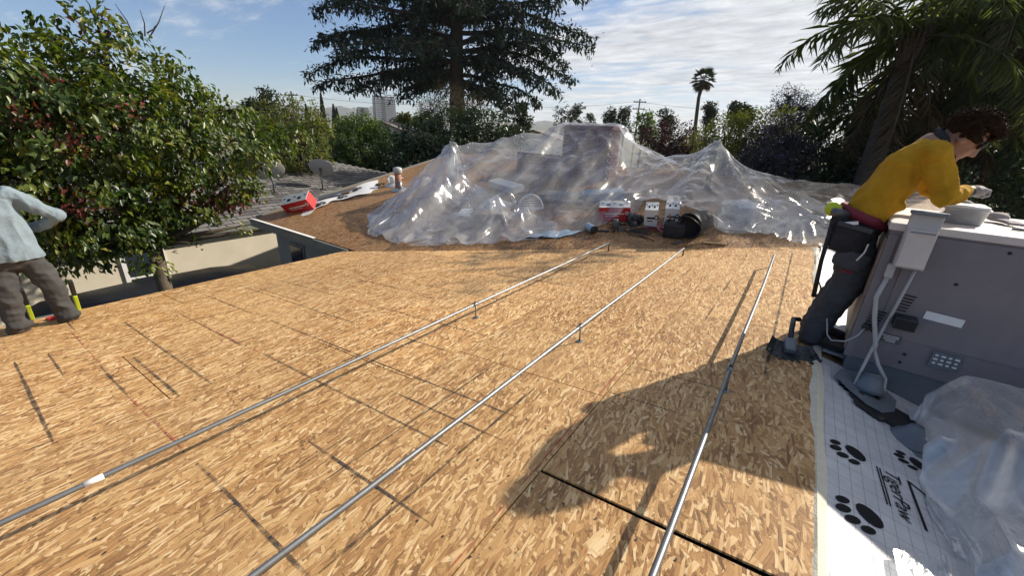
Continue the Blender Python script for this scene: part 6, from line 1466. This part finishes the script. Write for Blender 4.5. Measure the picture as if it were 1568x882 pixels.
for i, ((px_, py_, D), r_, mk_, lab, nb_) in enumerate(FT):
    c = at(px_, py_, D); bl = []; ppm = 617 / D * .95; rr = random.Random(i)
    for k in range(nb_ + 2): bl.append((px_ + rr.uniform(-.45, .45) * r_ * ppm * (1 if nb_ < 4 else .5), py_ + (k - 1) * r_ * ppm * .45, D, r_ * rr.uniform(.42, .62)))
    bl.append((px_, py_ - r_ * ppm * .7, D, r_ * .30))
    tree('far_tree', lab, 'tree', (c.x, c.y, 0), bl, M[mk_], 200, 7, .3, .30, .16, 70 + i, .12, group='trees on the skyline', limbs=False, fork=(c.x, c.y, c.z))
for i, (px_, top, D, lab) in enumerate(((491, 143, 120, 'tall thin cypress, the leftmost and tallest on the skyline'), (510, 160, 125, 'thin cypress, middle of the three on the skyline'), (515, 166, 125, 'thin cypress, rightmost of the three on the skyline'), (468, 160, 118, 'short thin cypress left of the tallest skyline cypress'))):
    c = at(px_, top, D); t = thing('cypress_tree', (c.x, c.y, 0), lab, 'tree', 'cypresses on the skyline'); r = np.random.default_rng(i + 200); n = 1200
    u = r.random(n) ** .8; rad = .95 * (1 - u ** 1.6) * np.sqrt(r.random(n)); a = r.uniform(0, 6.3, n)
    C_ = np.stack([c.x + rad * np.cos(a), c.y + rad * np.sin(a), 1 + u * (c.z - 1.2)], 1); D_ = np.stack([np.cos(a) * .3, np.sin(a) * .3, np.ones(n)], 1)
    MB().tube([(c.x, c.y, 0), (c.x, c.y, c.z * .9)], [.18, .03], 6).build('trunk', M['bark_dark'], t)
    leaf_obj('crown', C_, D_, nrm(r.normal(size=(n, 3))), .6, .25, r.normal(.25, .15, n), M['farleaf'], t)['kind'] = 'stuff'
# tall fan palm
def fan_palm():
    c = at(1077, 122, 60); b0 = at(1066, 195, 60); t = thing('fan_palm', (b0.x, b0.y, 0), 'tall lone fan palm with slender trunk against the clouds', 'palm tree')
    MB().tube([(b0.x, b0.y, 0), (b0.x, b0.y, 5), (c.x - .15, c.y, c.z - 2), (c.x, c.y, c.z)], [.32, .24, .2, .22], 10).build('trunk', M['palm_bark'], t, True)
    r = np.random.default_rng(3)
    for k in range(30):
        a = 2.4 * k; el = math.radians(-55 + 130 * (k / 29)); d = Vector((math.cos(a) * math.cos(el), math.sin(a) * math.cos(el), math.sin(el))); e = c + d * .85
        Cn = []; Dn = []
        s = d.cross(Vector((0, 0, 1))).normalized() if abs(d.z) < .95 else Vector((1, 0, 0)); u_ = s.cross(d)
        for j in range(13):
            b = math.radians(-82 + 164 * j / 12); Cn.append(e); Dn.append(d * math.cos(b) + s * math.sin(b) - u_ * .12 + Vector((0, 0, -.25)))
        C_ = np.array([c] + [tuple(x) for x in Cn]); D_ = np.array([tuple(d)] + [tuple(x) for x in Dn])
        leaf_obj('frond', C_, D_, np.tile(np.array(tuple(u_)), (14, 1)), np.array([.9] + [.85] * 13) * r.uniform(.85, 1.1), np.array([.06] + [.16] * 13), r.normal(.35 if k > 7 else .1, .12, 14), M['farleaf'] if k > 7 else M['dead'], t)
fan_palm()
# feather palms
def feather_palm(crown_px, base, label, nf, seed, LN_=2.9, tr=.17, dead=3, lean=None):
    c = at(*crown_px); K = LN_ / 2.7
    base = base or (c.x - .15, c.y - .1, 0); t = thing('feather_palm', base, label, 'palm tree', 'feather palms by the roof'); r = np.random.default_rng(seed)
    q = MB(); n = 26; pts = []; rr = []
    for i in range(n + 1):
        u = i / n; pts.append(Vector(base).lerp(c, u)); rr.append(tr * (1.15 - .15 * u) * (1 + .05 * (i % 2)))
    q.tube(pts, rr, 14).build('trunk', M['palm_bark'], t)
    for k in range(40):
        a = r.uniform(0, 6.3); z = r.uniform(-.55, .15); p = c + Vector((math.cos(a) * tr, math.sin(a) * tr, z)); MB().tube([p, p + Vector((math.cos(a) * .10, math.sin(a) * .10, .35))], [.05, .02], 5).build('boot_stub', M['palm_bark'], t)
    for k in range(nf):
        isd = k < dead; az = 2.399 * k + r.uniform(-.2, .2); el = math.radians(-60 if isd else r.uniform(-30, 78)); L_ = LN_ * r.uniform(.85, 1.1); m_ = 26; P = []; p = c + Vector((0, 0, .1)); d = Vector((math.cos(az) * math.cos(el), math.sin(az) * math.cos(el), math.sin(el)))
        bend = r.uniform(.04, .085)
        for i in range(m_ + 1): P.append(p.copy()); p = p + d * (L_ / m_); d = (d + Vector((0, 0, -bend * (.6 + i / m_)))).normalized()
        mm = MB().tube(P, [K * .028 * (1 - .85 * i / m_) + .003 for i in range(m_ + 1)], 5)
        fr_ = mm.build('frond', M['bark'] if isd else M['palm_rachis'], t, True)
        Cn, Dn, Nn, Ln = [], [], [], []
        for i in range(3, m_):
            T_ = (P[i + 1] - P[i]).normalized(); s = T_.cross(Vector((0, 0, 1))); s = s.normalized() if s.length > .05 else Vector((math.sin(az), -math.cos(az), 0)); U_ = s.cross(T_)
            for sub in range(2):
                pp = P[i].lerp(P[i + 1], sub / 2); f = (i + sub / 2) / m_
                for sg in (-1, 1):
                    ang = r.uniform(-1.1, 1.0); Cn.append(tuple(pp)); Dn.append(tuple(T_ * .55 + s * sg * math.cos(ang) + U_ * math.sin(ang) + Vector((0, 0, -.30 - .55 * r.random())))); Nn.append(tuple(U_ + Vector(r.normal(size=3) * .3))); Ln.append(.62 * K * (math.sin(math.pi * min(1, .12 + f * .85)) ** .6) * r.uniform(.8, 1.1))
        Ln = np.array(Ln); leaf_obj('leaflets', np.array(Cn), np.array(Dn), np.array(Nn), Ln, .022 * K, r.normal(.45, .2, len(Ln)), M['dead'] if isd else M['palm'], fr_, .15, .45)['kind'] = 'stuff'
M['palm_rachis'] = plain('palm_rachis', (0.05, 0.058, 0.024), .8)
feather_palm((1402, 62, 15.8), None, 'arching feather palm behind the yellow-shirted worker', 18, 5, 3.6, .22, 3)
feather_palm((1550, -5, 18), None, 'second feather palm at the upper right corner', 17, 8, 4.0, .23, 2)
feather_palm((1490, 140, 19), None, 'lower shaded feather palm between the other two', 18, 12, 3.4, .24, 4)
feather_palm((1325, 175, 19), None, 'lower feather palm left of the arching one, fronds hanging towards the violet bush', 16, 19, 3.0, .22, 3)

# ------------------------------------------------------------------ the air itself
mt, t, out = base_mat('haze_air'); g = G(t)
pv = g.n('ShaderNodeVolumePrincipled'); pv.inputs['Color'].default_value = (.86, .92, 1.0, 1); pv.inputs['Density'].default_value = 1.6e-4; pv.inputs['Anisotropy'].default_value = .2
g.l(pv.outputs[0], out.inputs['Volume'])
HZ = MB().box((0, 0, 99.0), (9600, 9600, 206)).build('haze', mt); HZ['kind'] = 'stuff'; tag(HZ, 'faint blue-white haze in the air towards the hills', 'haze')
